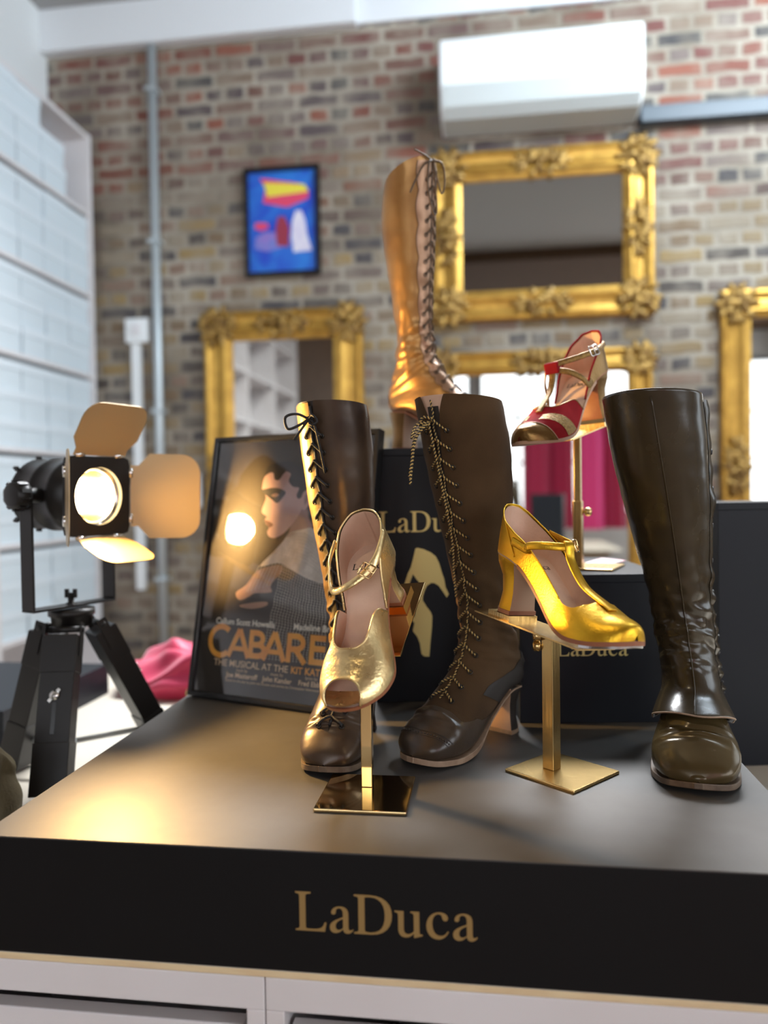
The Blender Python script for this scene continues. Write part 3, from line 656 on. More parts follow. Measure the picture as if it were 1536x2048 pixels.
# ------------------------------------------------------------------ boots
BOOT = [(.128, .462, .010, .455, .056, 0), (.124, .40, .000, .40, .056, 0), (.118, .34, .004, .335, .052, 0), (.110, .28, .014, .27, .045, 0),
        (.103, .225, .024, .21, .038, 0), (.101, .185, .026, .165, .035, 0), (.108, .155, .016, .125, .034, .1), (.122, .130, .008, .095, .034, .2),
        (.135, .112, .020, .070, .034, .5), (.150, .096, .060, .064, .034, .8), (.168, .082, .105, .040, .036, 1), (.188, .067, .145, .016, .040, 1),
        (.205, .055, .180, .008, .041, 1), (.221, .042, .208, .009, .036, 1), (.232, .030, .226, .011, .026, 1), (.2378, .0165, .2378, .0145, .0008, 1)]
def slim(T, pairs, dp=1.0):
    out = []
    for i, (a, b, c, d, w, k) in enumerate(T):
        f = lin(pairs, i / 15); m = (a + c) / 2; g = 1 + (f - 1) * dp if f < 1 else 1
        out.append((m + (a - m) * g, b, m + (c - m) * g, d, w * f, k))
    return out
def arc_ts(fn, ta, tb, n):
    P_ = [fn(ta + (tb - ta) * i / 200, 0) for i in range(201)]; L = [0]
    for a, b in zip(P_, P_[1:]): L.append(L[-1] + (b - a).length)
    out = []; j = 0
    for i in range(n):
        q = L[-1] * i / (n - 1)
        while j < 199 and L[j + 1] < q: j += 1
        out.append(ta + (tb - ta) * (j + (q - L[j]) / max(1e-9, L[j + 1] - L[j])) / 200)
    return out
def boot_fn(T, lean, side, scale, folds=0., seed=0, twist=0.):
    """surface of a boot: t runs from the top edge to the toe tip, th goes round (0 = front / vamp)"""
    tl, ts = math.tan(lean), math.tan(side)
    def f(t, th, off=0.):
        Fx, Fz, Bx, Bz, W, k = row_at(T, t)
        tw = twist * (1 - sstep(.25, .62, t)); a = th + tw
        c, s = math.cos(a), math.sin(a); n = 2 + 2.2 * k if c < 0 else 2.
        cc = math.copysign(abs(c) ** (2 / n), c); ss = math.copysign(abs(s) ** (2 / n), s)
        hx, hz = (Fx - Bx) / 2, (Fz - Bz) / 2; hl = math.hypot(hx, hz)
        d = off
        if folds:
            env = math.exp(-((t - .36) / .11) ** 2) + 1.0 * math.exp(-((t - .76) / .05) ** 2) * max(0, c) + .18 * (t < .5)
            d += folds * env * (noise.noise(Vector((c * 1.6 + seed, s * 1.6, t * 46))) + .5 * noise.noise(Vector((c * 3 + seed, s * 3 + 7, t * 22))))
        kx = 1 + d / max(hl, .004); ky = 1 + d / max(W, .004)
        x = (Fx + Bx) / 2 + hx * cc * kx; z = (Fz + Bz) / 2 + hz * cc * kx; y = W * ss * ky
        q = max(z - .1, 0)
        return Vector(((x + tl * q), (y + ts * q), z)) * scale
    return f
def grid_panel(fn, ta, tb, tha, thb, nt, nth, off=0., top=None):
    """patch of a boot surface; ta/tb may depend on th"""
    mb = MB(); rows = []
    for j in range(nth + 1):
        th = tha + (thb - tha) * j / nth; a = ta(th) if callable(ta) else ta; b = tb(th) if callable(tb) else tb
        rows.append([fn(a + (b - a) * i / nt, th, off) for i in range(nt + 1)])
    mb.loft(rows, closed=False); return mb
def rope(mb, pts, r, turns_per_m=220):
    """two-ply cord"""
    pts = [Vector(p) for p in pts]
    for s in range(2):
        out = []; L = 0
        for i, p in enumerate(pts):
            if i: L += (pts[i] - pts[i - 1]).length
            t = (pts[min(i + 1, len(pts) - 1)] - pts[max(i - 1, 0)]).normalized(); q = t.orthogonal().normalized(); w = t.cross(q)
            q = (Vector((0, 0, 1)).cross(t)); q = q.normalized() if q.length > 1e-4 else t.orthogonal().normalized(); w = t.cross(q)
            a = 2 * PI * turns_per_m * L + s * PI
            out.append(p + (q * math.cos(a) + w * math.sin(a)) * r * .55)
        mb.tube(out, r * .62, 5, mi=s)
def densify(pts, step):
    out = []
    for a, b in zip(pts, pts[1:]):
        n = max(1, int((b - a).length / step)); out += [a.lerp(b, k / n) for k in range(n)]
    return out + [pts[-1]]
def add_sole(root, fn, T, sc, mat, heel_mats, heel_secs, thick=.006, grow=.002, t0=.56, heel_name='heel'):
    rows = []; n = 44
    for i in range(n + 1):
        t = t0 + (1 - t0) * i / n; Fx, Fz, Bx, Bz, W, k = row_at(T, t); wd_ = (W * .98 + grow * sstep(.66, .76, t) - .002 * (1 - sstep(.66, .76, t))) if i < n else .005
        ex = .003 * sstep(.9, 1, t); thk = .0012 + (thick - .0012) * sstep(.68, .76, t)
        rows.append([Vector((Bx + ex, -wd_, Bz + .0012)) * sc, Vector((Bx + ex, wd_, Bz + .0012)) * sc, Vector((Bx + ex, wd_, Bz - thk)) * sc, Vector((Bx + ex, -wd_, Bz - thk)) * sc])
    MB().loft(rows, True, True, True, smooth=False).build('sole', mat, root, bevel=.001)
    add_heel(root, heel_secs, heel_mats, sc, heel_name)
def add_heel(root, secs, mats, sc=1., name='heel', lift=.005, seat=None):
    """secs: (z, back x, breast x, half width); D-shaped sections, breast face gets material 1, bottom lift material 2"""
    rings = []; n = 20
    for z, xb, xf, w in secs:
        xm = xb + min(w * 1.1, (xf - xb) * .8); r = [Vector((xf, w * .96, z))]
        for k in range(n + 1):
            a = PI / 2 + PI * k / n; r.append(Vector((xm + (xm - xb) * math.cos(a), w * math.sin(a), z)))
        r.append(Vector((xf, -w * .96, z))); r = [Vector((p.x, p.y, min(p.z, lin(seat, p.x) - .0008))) if seat else p for p in r]
        rings.append([p * sc for p in r])
    m = len(rings[0]); vs = [p for r in rings for p in r]; fs = []; mis = []
    for i in range(len(rings) - 1):
        for k in range(m):
            fs.append((i * m + k, i * m + (k + 1) % m, (i + 1) * m + (k + 1) % m, (i + 1) * m + k))
            mis.append(1 if k == m - 1 else 0)
    fs.append(tuple(range(m - 1, -1, -1))); mis.append(0); fs.append(tuple((len(rings) - 1) * m + k for k in range(m))); mis.append(0)
    MB().add(vs, fs, smooth=True, mis=mis).build(name, mats[:2], root, bevel=.0006)
    z, xb, xf, w = secs[-1]; lb_ = MB(); rr = []
    for dz in (.0005, -lift):
        xm = xb + min(w * 1.1, (xf - xb) * .8)
        rr.append([Vector((xf + .0006, w + .0006, z + dz)) * sc] + [Vector((xm + (xm - xb + .0006) * math.cos(PI / 2 + PI * k / n), (w + .0006) * math.sin(PI / 2 + PI * k / n), z + dz)) * sc for k in range(n + 1)] + [Vector((xf + .0006, -w - .0006, z + dz)) * sc])
    lb_.loft(rr, True, True, True, smooth=False).build('heel_lift', mats[2], root)
def torus(mb, c, nrm, R, r, n=14, m=6, mi=0):
    q = nrm.orthogonal().normalized(); w = nrm.cross(q)
    mb.tube([c + (q * math.cos(2 * PI * k / n) + w * math.sin(2 * PI * k / n)) * R for k in range(n)], r, m, mi, closed=True)
def lacing(root, fn, ts, half, lace_mats, r, two_ply, eyelet_r=.0030, peak=.55, off=.0028, ey_mat='eyelet', slit_t=None):
    """eyelet pairs at distance `half` each side of the front slit, chevron laces between them"""
    mb = MB(); emb = None; dt = (ts[-1] - ts[0]) / max(1, len(ts) - 1); heads = []
    for i, t in enumerate(ts):
        Fx, Fz, Bx, Bz, W, k = row_at(BOOT, t); th = min(half / max(W, .02), 1.1); dt = (ts[min(i + 1, len(ts) - 1)] - ts[max(i - 1, 0)]) / (2 if 0 < i < len(ts) - 1 else 1)
        for s in (-1, 1):
            c = fn(t, s * th, .0008); a = fn(t + .004, s * th, .0008); b = fn(t, s * th + .05, .0008); nr = (a - c).cross(b - c).normalized()
            if nr.dot(c - fn(t, 0, -.03)) < 0: nr = -nr
            if emb is None:
                e = MB(); torus(e, Vector((0, 0, 0)), Vector((0, 0, 1)), eyelet_r, .0008); emb = e.mesh('eyelet', MT[ey_mat])
            o = link('eyelet', emb, root); o.matrix_local = Matrix.Translation(c + nr * .0006) @ nr.to_track_quat('Z', 'Y').to_matrix().to_4x4()
        mid = fn(t - dt * peak, 0, off + .0012)
        l0, r0 = fn(t, -th, -.001), fn(t, th, -.001); l1, r1 = fn(t - dt * .08, -th * .86, off), fn(t - dt * .08, th * .86, off)
        pts = [l0, l1, fn(t - dt * peak * .6, -th * .4, off), mid, fn(t - dt * peak * .6, th * .4, off), r1, r0]
        pts = catmull(pts, 4)
        if two_ply: rope(mb, densify(pts, .0011), r)
        else: mb.tube(pts, r, 6)
    # cord running down the slit
    ce = [fn(ts[0] - dt * .6 + (ts[-1] - ts[0] + dt * .6) * k / 40, .03 * math.sin(k * 2.3), off * .35) for k in range(41)]
    if two_ply: rope(mb, densify(ce, .0011), r * .8)
    else: mb.tube(ce, r * .9, 6)
    mb.build('lace', lace_mats, root)
def slit_shaft(fn, t_end, slit, nt, nth, t0=0.):
    """whole upper with an open front slit: slit(t) = half angle of the gap"""
    rows = []
    for i in range(nt + 1):
        t = t0 + (t_end - t0) * i / nt; d = slit(t)
        rows.append([fn(t, d + (2 * PI - 2 * d) * k / nth, 0) for k in range(nth + 1)])
    return MB().loft(rows, closed=False)
def lining(fn, t_end, nt, nth, off=-.0024, t0=0.):
    rows = [[fn(t0 + (t_end - t0) * i / nt, 2 * PI * k / nth, off) for k in range(nth)] for i in range(nt + 1)]
    return MB().loft(rows, closed=True, cap1=True)

# --- suede boot in the middle
bt = thing('lace_up_boot', 'tall brown suede lace-up boot with gold laces and dark toe cap', 'boot', (.035, 1.125, ZP), rad(-124.5))
sc = .99; fn = boot_fn(BOOT, rad(10), 0, sc, .0052, 3)
slit = lambda t: lin([(0, .34), (.03, .17), (.08, .06), (.3, .035), (.66, .035), (.70, .0), (1, 0)], t)
slit_shaft(fn, .999, slit, 150, 60, .0).build('upper', [MT['brown_suede'], MT['peach']], bt, weld=.0002)
lining(fn, .30, 24, 40).build('lining', MT['peach'], bt)
grid_panel(fn, .02, .70, -.16, .16, 40, 8, -.0016).build('tongue', MT['dark_suede'], bt)
grid_panel(fn, lambda th: lin([(0, .735), (.5, .735), (1.1, .745), (1.6, .70), (2.2, .64), (3.2, .60)], abs(th)), .9985, -PI, PI, 40, 72, .0011).build('vamp', MT['toe_leather'], bt, weld=.0002)
grid_panel(fn, lambda th: .40 + .20 * (abs(th - PI) / 1.85) ** 3, lambda th: .635, PI - 1.85, PI + 1.85, 24, 40, .0012).build('heel_counter', MT['dark_suede'], bt)
for a, b in ((.862, .866), (.885, .888)):   # stitched lines of the toe cap
    grid_panel(fn, lambda th, a=a: a - .02 * abs(th), lambda th, b=b: b - .02 * abs(th), -1.5, 1.5, 2, 30, .0021).build('toe_cap_seam', MT['dark_suede'], bt)
pmb = MB()
for k in range(23):
    th = -1.35 + 2.7 * k / 22; p = fn(.875 - .02 * abs(th), th, .0013); pmb.ball(p, .0011, n=6)
pmb.build('perforation_row', MT['dark_suede'], bt)
add_sole(bt, fn, BOOT, sc, MT['welt'], (MT['dark_suede'], MT['heel_peach'], MT['welt']), [(.068, .010, .060, .031), (.058, .013, .055, .027), (.042, .018, .050, .022), (.022, .018, .047, .0205), (.005, .014, .047, .022)])
ts = arc_ts(fn, .05, .70, 17)
lacing(bt, fn, ts, .0165, [MT['gold_lace'], MT['black_lace']], .0016, True)
bow = MB()
k0 = fn(.04, -.05, .008)
rope(bow, densify(catmull([k0, k0 + Vector((.012, -.010, -.004)), k0 + Vector((.016, -.014, -.020)), k0 + Vector((.010, -.010, -.010)), k0], 10), .0011), .0017)
rope(bow, densify(catmull([k0, k0 + Vector((.010, -.012, -.02)), k0 + Vector((.012, -.017, -.05)), k0 + Vector((.013, -.020, -.078))], 10), .0011), .0017)
rope(bow, densify(catmull([k0, k0 + Vector((.012, -.013, -.022)), k0 + Vector((.014, -.016, -.048)), k0 + Vector((.017, -.018, -.070))], 10), .0011), .0017)
rope(bow, densify(catmull([k0, fn(.10, -.02, .006), fn(.2, -.05, .006), fn(.26, -.22, .008), fn(.31, -.30, .008)], 14), .0011), .0016)
rope(bow, densify(catmull([k0 + Vector((0, .006, .004)), k0 + Vector((.006, -.004, .006)), k0 + Vector((.004, -.010, -.004)), k0], 6), .0011), .0018)
bow.build('lace_bow', [MT['gold_lace'], MT['black_lace']], bt)

# --- leather boot on the left
bt = thing('lace_up_boot', 'dark brown leather lace-up boot with black laces behind the gold sandal', 'boot', (-.184, 1.121, ZP), rad(-93.5))
sc = .98; TW = rad(-22); BOOT_L = slim(BOOT, [(0, .84), (.3, .88), (.5, 1)]); fn = boot_fn(BOOT_L, rad(9.6), rad(-1.6), sc, .0042, 11, TW)
slit = lambda t: lin([(0, .10), (.06, .05), (.5, .04), (.80, .045), (.83, 0), (1, 0)], t)
slit_shaft(fn, .999, slit, 160, 60, .0).build('upper', [MT['brown_leather'], MT['peach']], bt, weld=.0002)
lining(fn, .30, 24, 40).build('lining', MT['dark_suede'], bt)
grid_panel(fn, .01, .82, -.18, .18, 44, 8, -.0016).build('tongue', MT['dark_suede'], bt)
grid_panel(fn, .004, .60, -.95, -.06, 60, 14, .0008).build('facing', MT['lamplit_leather'], bt)  # side towards the lamp, coloured as if lit gold
add_sole(bt, fn, BOOT, sc, MT['dark_welt'], (MT['dark_suede'], MT['dark_suede'], MT['dark_suede']), [(.068, .010, .060, .031), (.05, .015, .052, .025), (.025, .018, .048, .0215), (.005, .014, .048, .023)])
ts = arc_ts(fn, .05, .80, 20)
lacing(bt, fn, ts, .0150, [MT['black_lace']], .0019, False)
bow = MB(); k0 = fn(.03, 0, .006)
bow.tube(catmull([k0, k0 + Vector((.010, -.012, .006)), k0 + Vector((.012, -.026, .002)), k0 + Vector((.010, -.024, -.012)), k0 + Vector((.008, -.010, -.008)), k0], 8), .0018, 6)
bow.tube(catmull([k0, k0 + Vector((.010, .008, .004)), k0 + Vector((.010, .014, -.004)), k0 + Vector((.008, .006, -.008)), k0], 8), .0018, 6)
bow.tube(catmull([k0, k0 + Vector((.008, -.006, -.012)), k0 + Vector((.010, -.016, -.026))], 8), .0017, 6)
bow.tube(catmull([k0, k0 + Vector((.006, .010, -.010)), fn(.10, .28, .004)], 8), .0017, 6)
bow.ball(k0, .0038, n=8)
bow.build('lace_bow', MT['black_lace'], bt)

# --- glossy olive boot on the right: foot part with a long gaiter-like shaft over it
bt = thing('tall_boot', 'tall glossy olive brown boot with flared ankle cuff', 'boot', (.266, 1.103, ZP), rad(-101))
BOOT_R = [(a, b, c, d, w * lin([(0, .98), (.2, .92), (.4, .93), (.62, .98), (.75, 1.2), (1, 1.22)], i / 15), k) for i, (a, b, c, d, w, k) in enumerate(BOOT)]
sc = .97; fn = boot_fn(BOOT_R, rad(14), rad(-7.5), sc, .0045, 23)
rows = [[fn(.42 + .579 * i / 90, 2 * PI * k / 64, 0) for k in range(64)] for i in range(91)]
MB().loft(rows).ball((.2318 * sc, 0, .0185 * sc), .0062, (1, 1.9, .9), 14).build('foot', MT['olive_toe'], bt, weld=.0002)
hem = lambda th: .665 + .035 * math.cos(th) + .02 * math.exp(-((th - .1) / .5) ** 2)
g = MB(); rows = []
for i in range(121):
    r_ = []
    for k in range(64):
        th = -PI + 2 * PI * k / 64; t = hem(th) * i / 120; fl_ = .0035 + .007 * sstep(.82, 1, i / 120)
        r_.append(fn(t, th, fl_))
    rows.append(r_)
g.loft(rows).build('shaft', [MT['olive_leather'], MT['welt']], bt, solid=(.0018, -1))
lining(fn, .28, 24, 40, -.001).build('lining', MT['dark_suede'], bt)
sm = MB(); sm.tube([fn(hem(0) * .02 + (hem(0) * .97) * k / 60, -.02 + .10 * math.sin(k / 60 * PI), .0040 + .006 * sstep(.82, 1, k / 60)) for k in range(61)], .0011, 6); sm.build('front_seam', MT['olive_leather'], bt)
hm = MB(); hm.tube([fn(hem(-PI + 2 * PI * k / 80), -PI + 2 * PI * k / 80, .0098) for k in range(80)], .0011, 6, closed=True); hm.build('hem_edge', MT['welt'], bt)
# laced edge on the outer side with a wavy facing
fc = MB(); rr = []
for i in range(91):
    t = .01 + .60 * i / 90; wv = .0028 * (1 + noise.noise(Vector((i * .23, 5, 0))) * 1.6); rr.append([fn(t, 1.50, .0042), fn(t, 1.62, .0058 + wv), fn(t, 1.74, .0062 + wv), fn(t, 1.86, .0042)])
fc.loft(rr, False).build('side_facing', MT['olive_leather'], bt)
lc = MB()
for i in range(12):
    t = .03 + .54 * i / 11; lc.tube(catmull([fn(t, 1.66, .0075), fn(t - .006, 1.78, .0095), fn(t, 1.95, .007)], 4), .0015, 6)
lc.build('lace', MT['black_lace'], bt)
add_sole(bt, fn, BOOT_R, sc, MT['dark_welt'], (MT['dark_suede'], MT['dark_suede'], MT['dark_suede']), [(.068, .010, .060, .031), (.05, .015, .052, .025), (.025, .018, .048, .0215), (.005, .014, .048, .023)])

# --- antique gold boot on the tall box
bt = thing('lace_up_boot', 'tall antique gold lace-up boot standing on the tall black box', 'boot', (-.175, 1.352, ZP + .4075), rad(-30))
sc = .98; BOOT_G = slim(BOOT, [(0, .74), (.25, .78), (.45, .95), (.55, 1)]); r0 = list(BOOT_G[0]); r0[3] = .428; BOOT_G[0] = tuple(r0); r0 = list(BOOT_G[1]); r0[3] = .385; BOOT_G[1] = tuple(r0)
fn = boot_fn(BOOT_G, rad(5), rad(-10), sc, .0042, 37)
slit = lambda t: lin([(0, .14), (.05, .05), (.5, .04), (.70, .04), (.73, 0), (1, 0)], t)
slit_shaft(fn, .999, slit, 150, 60, .0).build('upper', [MT['bronze_gold'], MT['peach']], bt, weld=.0002)
lining(fn, .30, 24, 40).build('lining', MT['peach'], bt)
grid_panel(fn, .01, .72, -.16, .16, 40, 8, -.0016).build('tongue', MT['dark_suede'], bt)
scal = lambda t: .62 + .10 * abs(math.sin(t * PI / .055)) 
for s in (-1, 1):
    rr = []
    for i in range(141):
        t = .01 + .73 * i / 140; e = scal(t); rr.append([fn(t, s * (.05 + (e - .05) * k / 8), .0010) for k in range(9)])
    MB().loft(rr, False).build('scalloped_facing', MT['rose_gold'], bt)
    MB().tube([fn(.01 + .73 * i / 210, s * scal(.01 + .73 * i / 210), .0014) for i in range(211)], .0008, 5).build('scallop_stitching', MT['brown_lace'], bt)
grid_panel(fn, lambda th: .42 + .17 * (abs(th - PI) / 1.0) ** 2, .635, PI - 1.0, PI + 1.0, 24, 20, .0012).build('heel_counter', MT['rose_gold'], bt)
add_sole(bt, fn, BOOT, sc, MT['tan_sole'], (MT['bronze_gold'], MT['heel_peach'], MT['tan_sole']), [(.068, .010, .060, .031), (.058, .012, .055, .027), (.042, .015, .050, .023), (.022, .015, .048, .022), (.005, .012, .048, .023)])
ts = arc_ts(fn, .04, .71, 20)
lacing(bt, fn, ts, .0150, [MT['brown_lace']], .0014, False)
bow = MB(); k0 = fn(.015, -.1, .007)
for pts in ([(0, 0, 0), (.004, -.018, -.01), (.006, -.024, -.05), (.008, -.014, -.085), (.008, -.004, -.08), (.006, -.004, -.04), (0, 0, 0)],
            [(0, 0, 0), (-.002, -.022, -.012), (-.006, -.040, -.040), (-.008, -.052, -.062)], [(0, 0, 0), (-.006, -.018, .006), (-.012, -.034, .010)],
            [(0, 0, 0), (.010, .010, -.004), (.012, .014, -.03), (.010, .006, -.05), (0, 0, 0)]):
    bow.tube(catmull([k0 + Vector(p) for p in pts], 8), .0015, 6)
bow.ball(k0, .004, n=8); bow.build('lace_bow', MT['brown_lace'], bt)

# ------------------------------------------------------------------ heeled shoes
LAST = [(0, .072, .000, .10), (.003, .072, .012, .10), (.010, .072, .0205, .10), (.024, .071, .0265, .098), (.042, .068, .0275, .09), (.062, .060, .0255, .078), (.082, .046, .024, .068), (.102, .030, .0245, .06),
        (.122, .016, .028, .053), (.142, .008, .034, .046), (.162, .0045, .0385, .040), (.180, .0045, .0375, .034), (.195, .006, .0335, .0285), (.207, .0085, .0272, .0245), (.2155, .0105, .0205, .0200), (.2208, .012, .0125, .0145), (.2230, .0135, .0010, .0045)]
def last(u, phi, off=0.):
    x, z, w, a = row_at(LAST, u); x2, z2, _, _ = row_at(LAST, min(u + .01, 1)); x1, z1, _, _ = row_at(LAST, max(u - .01, 0))
    nx, nz = -(z2 - z1), (x2 - x1); l = math.hypot(nx, nz); nx, nz = nx / l, nz / l; b = sstep(.15, .5, u) * (1 - sstep(.80, .93, u)); nx *= b; l = math.hypot(nx, nz); nx, nz = nx / l, nz / l
    w = max(w, 0)
    h = (a + off) * math.sin(phi); c = math.cos(phi); y = (w + off) * math.copysign(abs(c) ** .88, c)
    ex = -off * (1 - sstep(0, .12, u)) + off * sstep(.9, 1, u)
    return Vector((x + nx * h + ex, y, z + nz * h))
def ph(u, h):
    """angle at which the last reaches height h"""
    a = row_at(LAST, u)[3]; return math.asin(min(h / a, 1))
def surf(fn2, nu, nv):
    return MB().loft([[fn2(i / nu, j / nv) for j in range(nv + 1)] for i in range(nu + 1)], closed=False)
def strap(pts, nrm, w, th=.0016, n=10):
    """flat ribbon through pts, nrm = outward directions"""
    P_ = catmull(pts, n); Nn = catmull(nrm, n); rings = []
    for i, p in enumerate(P_):
        t = (P_[min(i + 1, len(P_) - 1)] - P_[max(i - 1, 0)]).normalized(); q = Nn[i].normalized(); q = (q - t * q.dot(t)).normalized(); b = t.cross(q)
        rings.append([p + b * w / 2 + q * .0002, p + b * w / 2 * .8 + q * th, p - b * w / 2 * .8 + q * th, p - b * w / 2 + q * .0002, p - b * w / 2 * .8 - q * th * .3, p + b * w / 2 * .8 - q * th * .3])
    return MB().loft(rings, True, True, True)
def buckle(root, c, t, nrm, w, hgt, mat):
    t = t.normalized(); nrm = (nrm - t * nrm.dot(t)).normalized(); b = t.cross(nrm); mb = MB()
    cs = [c + t * sx * hgt / 2 + b * sy * w / 2 + nrm * .002 for sx, sy in ((-1, -1), (1, -1), (1, 1), (-1, 1))]
    mb.tube([p for a, q in zip(cs, cs[1:] + cs[:1]) for p in (a.lerp(q, .08), a.lerp(q, .92))], .0011, 7, closed=True); mb.tube([c - b * w / 2 + nrm * .0025, c + b * w / 2 + nrm * .0025], .0008, 6)
    mb.tube([c + nrm * .0028, c + t * hgt * .55 + nrm * .003], .0007, 6)
    mb.build('buckle', MT[mat], root)
def shoe_base(root, sole_mat, heel_mats, secs=None, insole_mat='insole', toe_tap=False):
    surf(lambda i, j: (lambda P_: Vector((P_[0], (max(P_[2], 0)) * .985 * (2 * j - 1), P_[1] + .0016)))(row_at(LAST, i)), 60, 8).build('insole', MT[insole_mat], root)
    rows = []
    for i in range(49):
        u = .30 + .70 * i / 48; x, z, w, a = row_at(LAST, u); w = max(w, 0) + .0016; e = .0022 * sstep(.9, 1, u); th = .0035
        rows.append([Vector((x + e, -w, z + .001)), Vector((x + e, w, z + .001)), Vector((x + e, w, z - th)), Vector((x + e, -w, z - th))])
    MB().loft(rows, True, True, True, smooth=False).build('sole', sole_mat, root)
    rows = []
    for i in range(25):
        u = .50 * i / 24; x, z, w, a = row_at(LAST, u); w = max(w, 0) + .0005
        rows.append([Vector((x - .0005, -w, z + .0012)), Vector((x - .0005, w, z + .0012)), Vector((x, w, z - .002)), Vector((x, -w, z - .002))])
    MB().loft(rows, True, True, True, smooth=False).build('shank', heel_mats[1], root)
    add_heel(root, secs or [(.0705, .000, .052, .027), (.060, .001, .047, .0245), (.045, .009, .044, .0195), (.026, .0115, .043, .0175), (.012, .009, .043, .0185), (.0045, .0075, .043, .0195)], heel_mats, 1., 'heel', .0045, [(r[0], r[1]) for r in LAST])
    if toe_tap:
        rows = []
        for i in range(25):
            u = .70 + .30 * i / 24; x, z, w, a = row_at(LAST, u); w = max(w, 0) * .96 + .0008
            rows.append([Vector((x, -w, z - .0036)), Vector((x, w, z - .0036)), Vector((x, w, z - .0062)), Vector((x, -w, z - .0062))])
        MB().loft(rows, True, True, True, smooth=False).build('toe_tap', MT['silver_tap'], root)
def insole_word(root, cap, x0, y0):
    me = wordmark_mesh(cap); xz = [(r[0], r[1]) for r in LAST]
    for v in me.vertices: a, b = v.co.x, v.co.y; v.co = (x0 - b, y0 + a, lin(xz, x0 - b) + .0022)
    return place_flat('insole_print', me, MT['ink'], root, Matrix.Identity(4))
def pose(loc, yw, pt, rl, s=1.): return Matrix.Translation(loc) @ Matrix.Rotation(yw, 4, 'Z') @ Matrix.Rotation(pt, 4, 'Y') @ Matrix.Rotation(rl, 4, 'X') @ Matrix.Scale(s, 4)
def rim(root, pts, r, mat, name='piping', closed=False): MB().tube(pts, r, 6, closed=closed).build(name, MT[mat], root)
def tip(mb, grow=0.):
    return mb.ball((.2166, 0, .0172), .0066 + grow, (1, 1.5, .80), 14)
def wall(top, u0, u1, nu=50, nv=14, off=.0012):
    """both side walls of a shoe from the sole edge up to height top(u); continuous round the heel"""
    us = [u1 - (u1 - u0) * (1 - math.cos(PI / 2 * i / nu)) for i in range(nu)] + [u0]     # right front -> heel
    cols = []
    for s, seq in ((-1, us), (1, us[::-1][1:])):
        for u in seq:
            pt = ph(u, top(u)); col = []
            for j in range(nv + 1):
                a = pt * j / nv; col.append(last(u, a if s > 0 else PI - a, off))
            cols.append(col)
    return MB().loft(cols, closed=False), [c[-1] for c in cols]

# --- peep-toe sandal on the polished stand
M_s = pose((-.116, .940, 1.240), rad(-102), rad(36), rad(7), .90) @ Matrix.Diagonal((1, 1.16, 1, 1))
sh = thing('peep_toe_sandal', 'pale gold peep-toe sandal tipped forward on a polished brass stand', 'shoe', matrix=M_s)
shoe_base(sh, MT['tan_sole'], (MT['gold_pale'], MT['heel_peach'], MT['tan_sole']))
top = lambda u: lin([(0, .056), (.08, .055), (.2, .047), (.28, .036), (.36, .012), (.40, .004)], u)
w_, edge = wall(top, 0, .40, off=.0012); w_.build('counter', [MT['gold_pale'], MT['peach']], sh)
w_, _ = wall(lambda u: max(top(u) - .0008, .003), 0, .40, off=-.0008); w_.build('lining', MT['peach'], sh)
rim(sh, edge, .0011, 'gold_pale')
ub = lambda p: .61 - .20 * sstep(.1, 1.25, abs(p - PI / 2)); uf = lambda p: .90 - .115 * math.sin(p) ** 1.5
vf = lambda off: (lambda i, j: last(ub(PI * j) + (uf(PI * j) - ub(PI * j)) * i, PI * j, off))
surf(vf(.0014), 30, 40).build('vamp', MT['gold_pale'], sh); surf(vf(-.0006), 30, 40).build('vamp_lining', MT['peach'], sh)
rim(sh, [last(uf(PI * j / 40), PI * j / 40, .0012) for j in range(41)], .0013, 'gold_pale'); rim(sh, [last(ub(PI * j / 40), PI * j / 40, .0012) for j in range(41)], .0011, 'gold_pale')
surf(lambda i, j: (lambda P_: Vector((P_[0], max(P_[2], 0) * .97 * (2 * j - 1), P_[1] + .0021 + .0035 * (abs(2 * j - 1) ** 4 + sstep(.9, 1, i))))) (row_at(LAST, .74 + .258 * i)), 20, 10).build('toe_bed', MT['gold_pale'], sh)
pR, pL = last(.30, PI - ph(.30, .036), .002), last(.22, ph(.22, .044), .003)
mid = Vector((.100, -.006, .088))
sp_ = [last(.24, PI - ph(.24, .042), .003), pR + Vector((.008, -.002, .006)), Vector((.094, -.027, .080)), mid, Vector((.086, .016, .096)), Vector((.066, .026, .104)), pL + Vector((-.002, .001, 0))]
sn_ = [Vector((0, -1, .2)), Vector((.2, -1, .3)), Vector((.5, -.8, .6)), Vector((.6, -.1, 1)), Vector((.4, .5, 1)), Vector((.2, 1, .5)), Vector((0, 1, .1))]
strap(sp_, sn_, .0095).build('ankle_strap', MT['gold_pale'], sh)
buckle(sh, Vector((.084, .017, .0975)), sp_[5] - sp_[4], Vector((.4, .6, 1)), .015, .016, 'brass_polished')
insole_word(sh, .0090, .046, -.0205)

# --- T-strap shoe on the brushed stand
M_t = pose((.012, .972, 1.207), rad(-55), rad(5), rad(-5), 1.0)
sh = thing('t_strap_shoe', 'bright yellow gold T-strap heeled tap shoe on a brushed brass stand', 'shoe', matrix=M_t)
shoe_base(sh, MT['tan_sole'], (MT['gold_yellow'], MT['heel_peach'], MT['tan_sole']), toe_tap=True)
top = lambda u: lin([(0, .057), (.05, .056), (.12, .049), (.19, .038), (.26, .030), (.34, .026), (.44, .025), (.54, .0255), (.61, .0285), (.65, .035), (.675, .046), (.69, .06), (1, .06)], u)
w_, edge = wall(top, 0, .9995, 90, 16, .0012); tip(w_).build('upper', [MT['gold_yellow'], MT['peach']], sh, weld=.0001)
w_, _ = wall(lambda u: max(top(u) - .0008, .003), 0, .70, 60, 12, -.0007); w_.build('lining', MT['peach'], sh)
e2 = [p for p in edge if p.x < .137]; rim(sh, e2, .0010, 'gold_yellow')
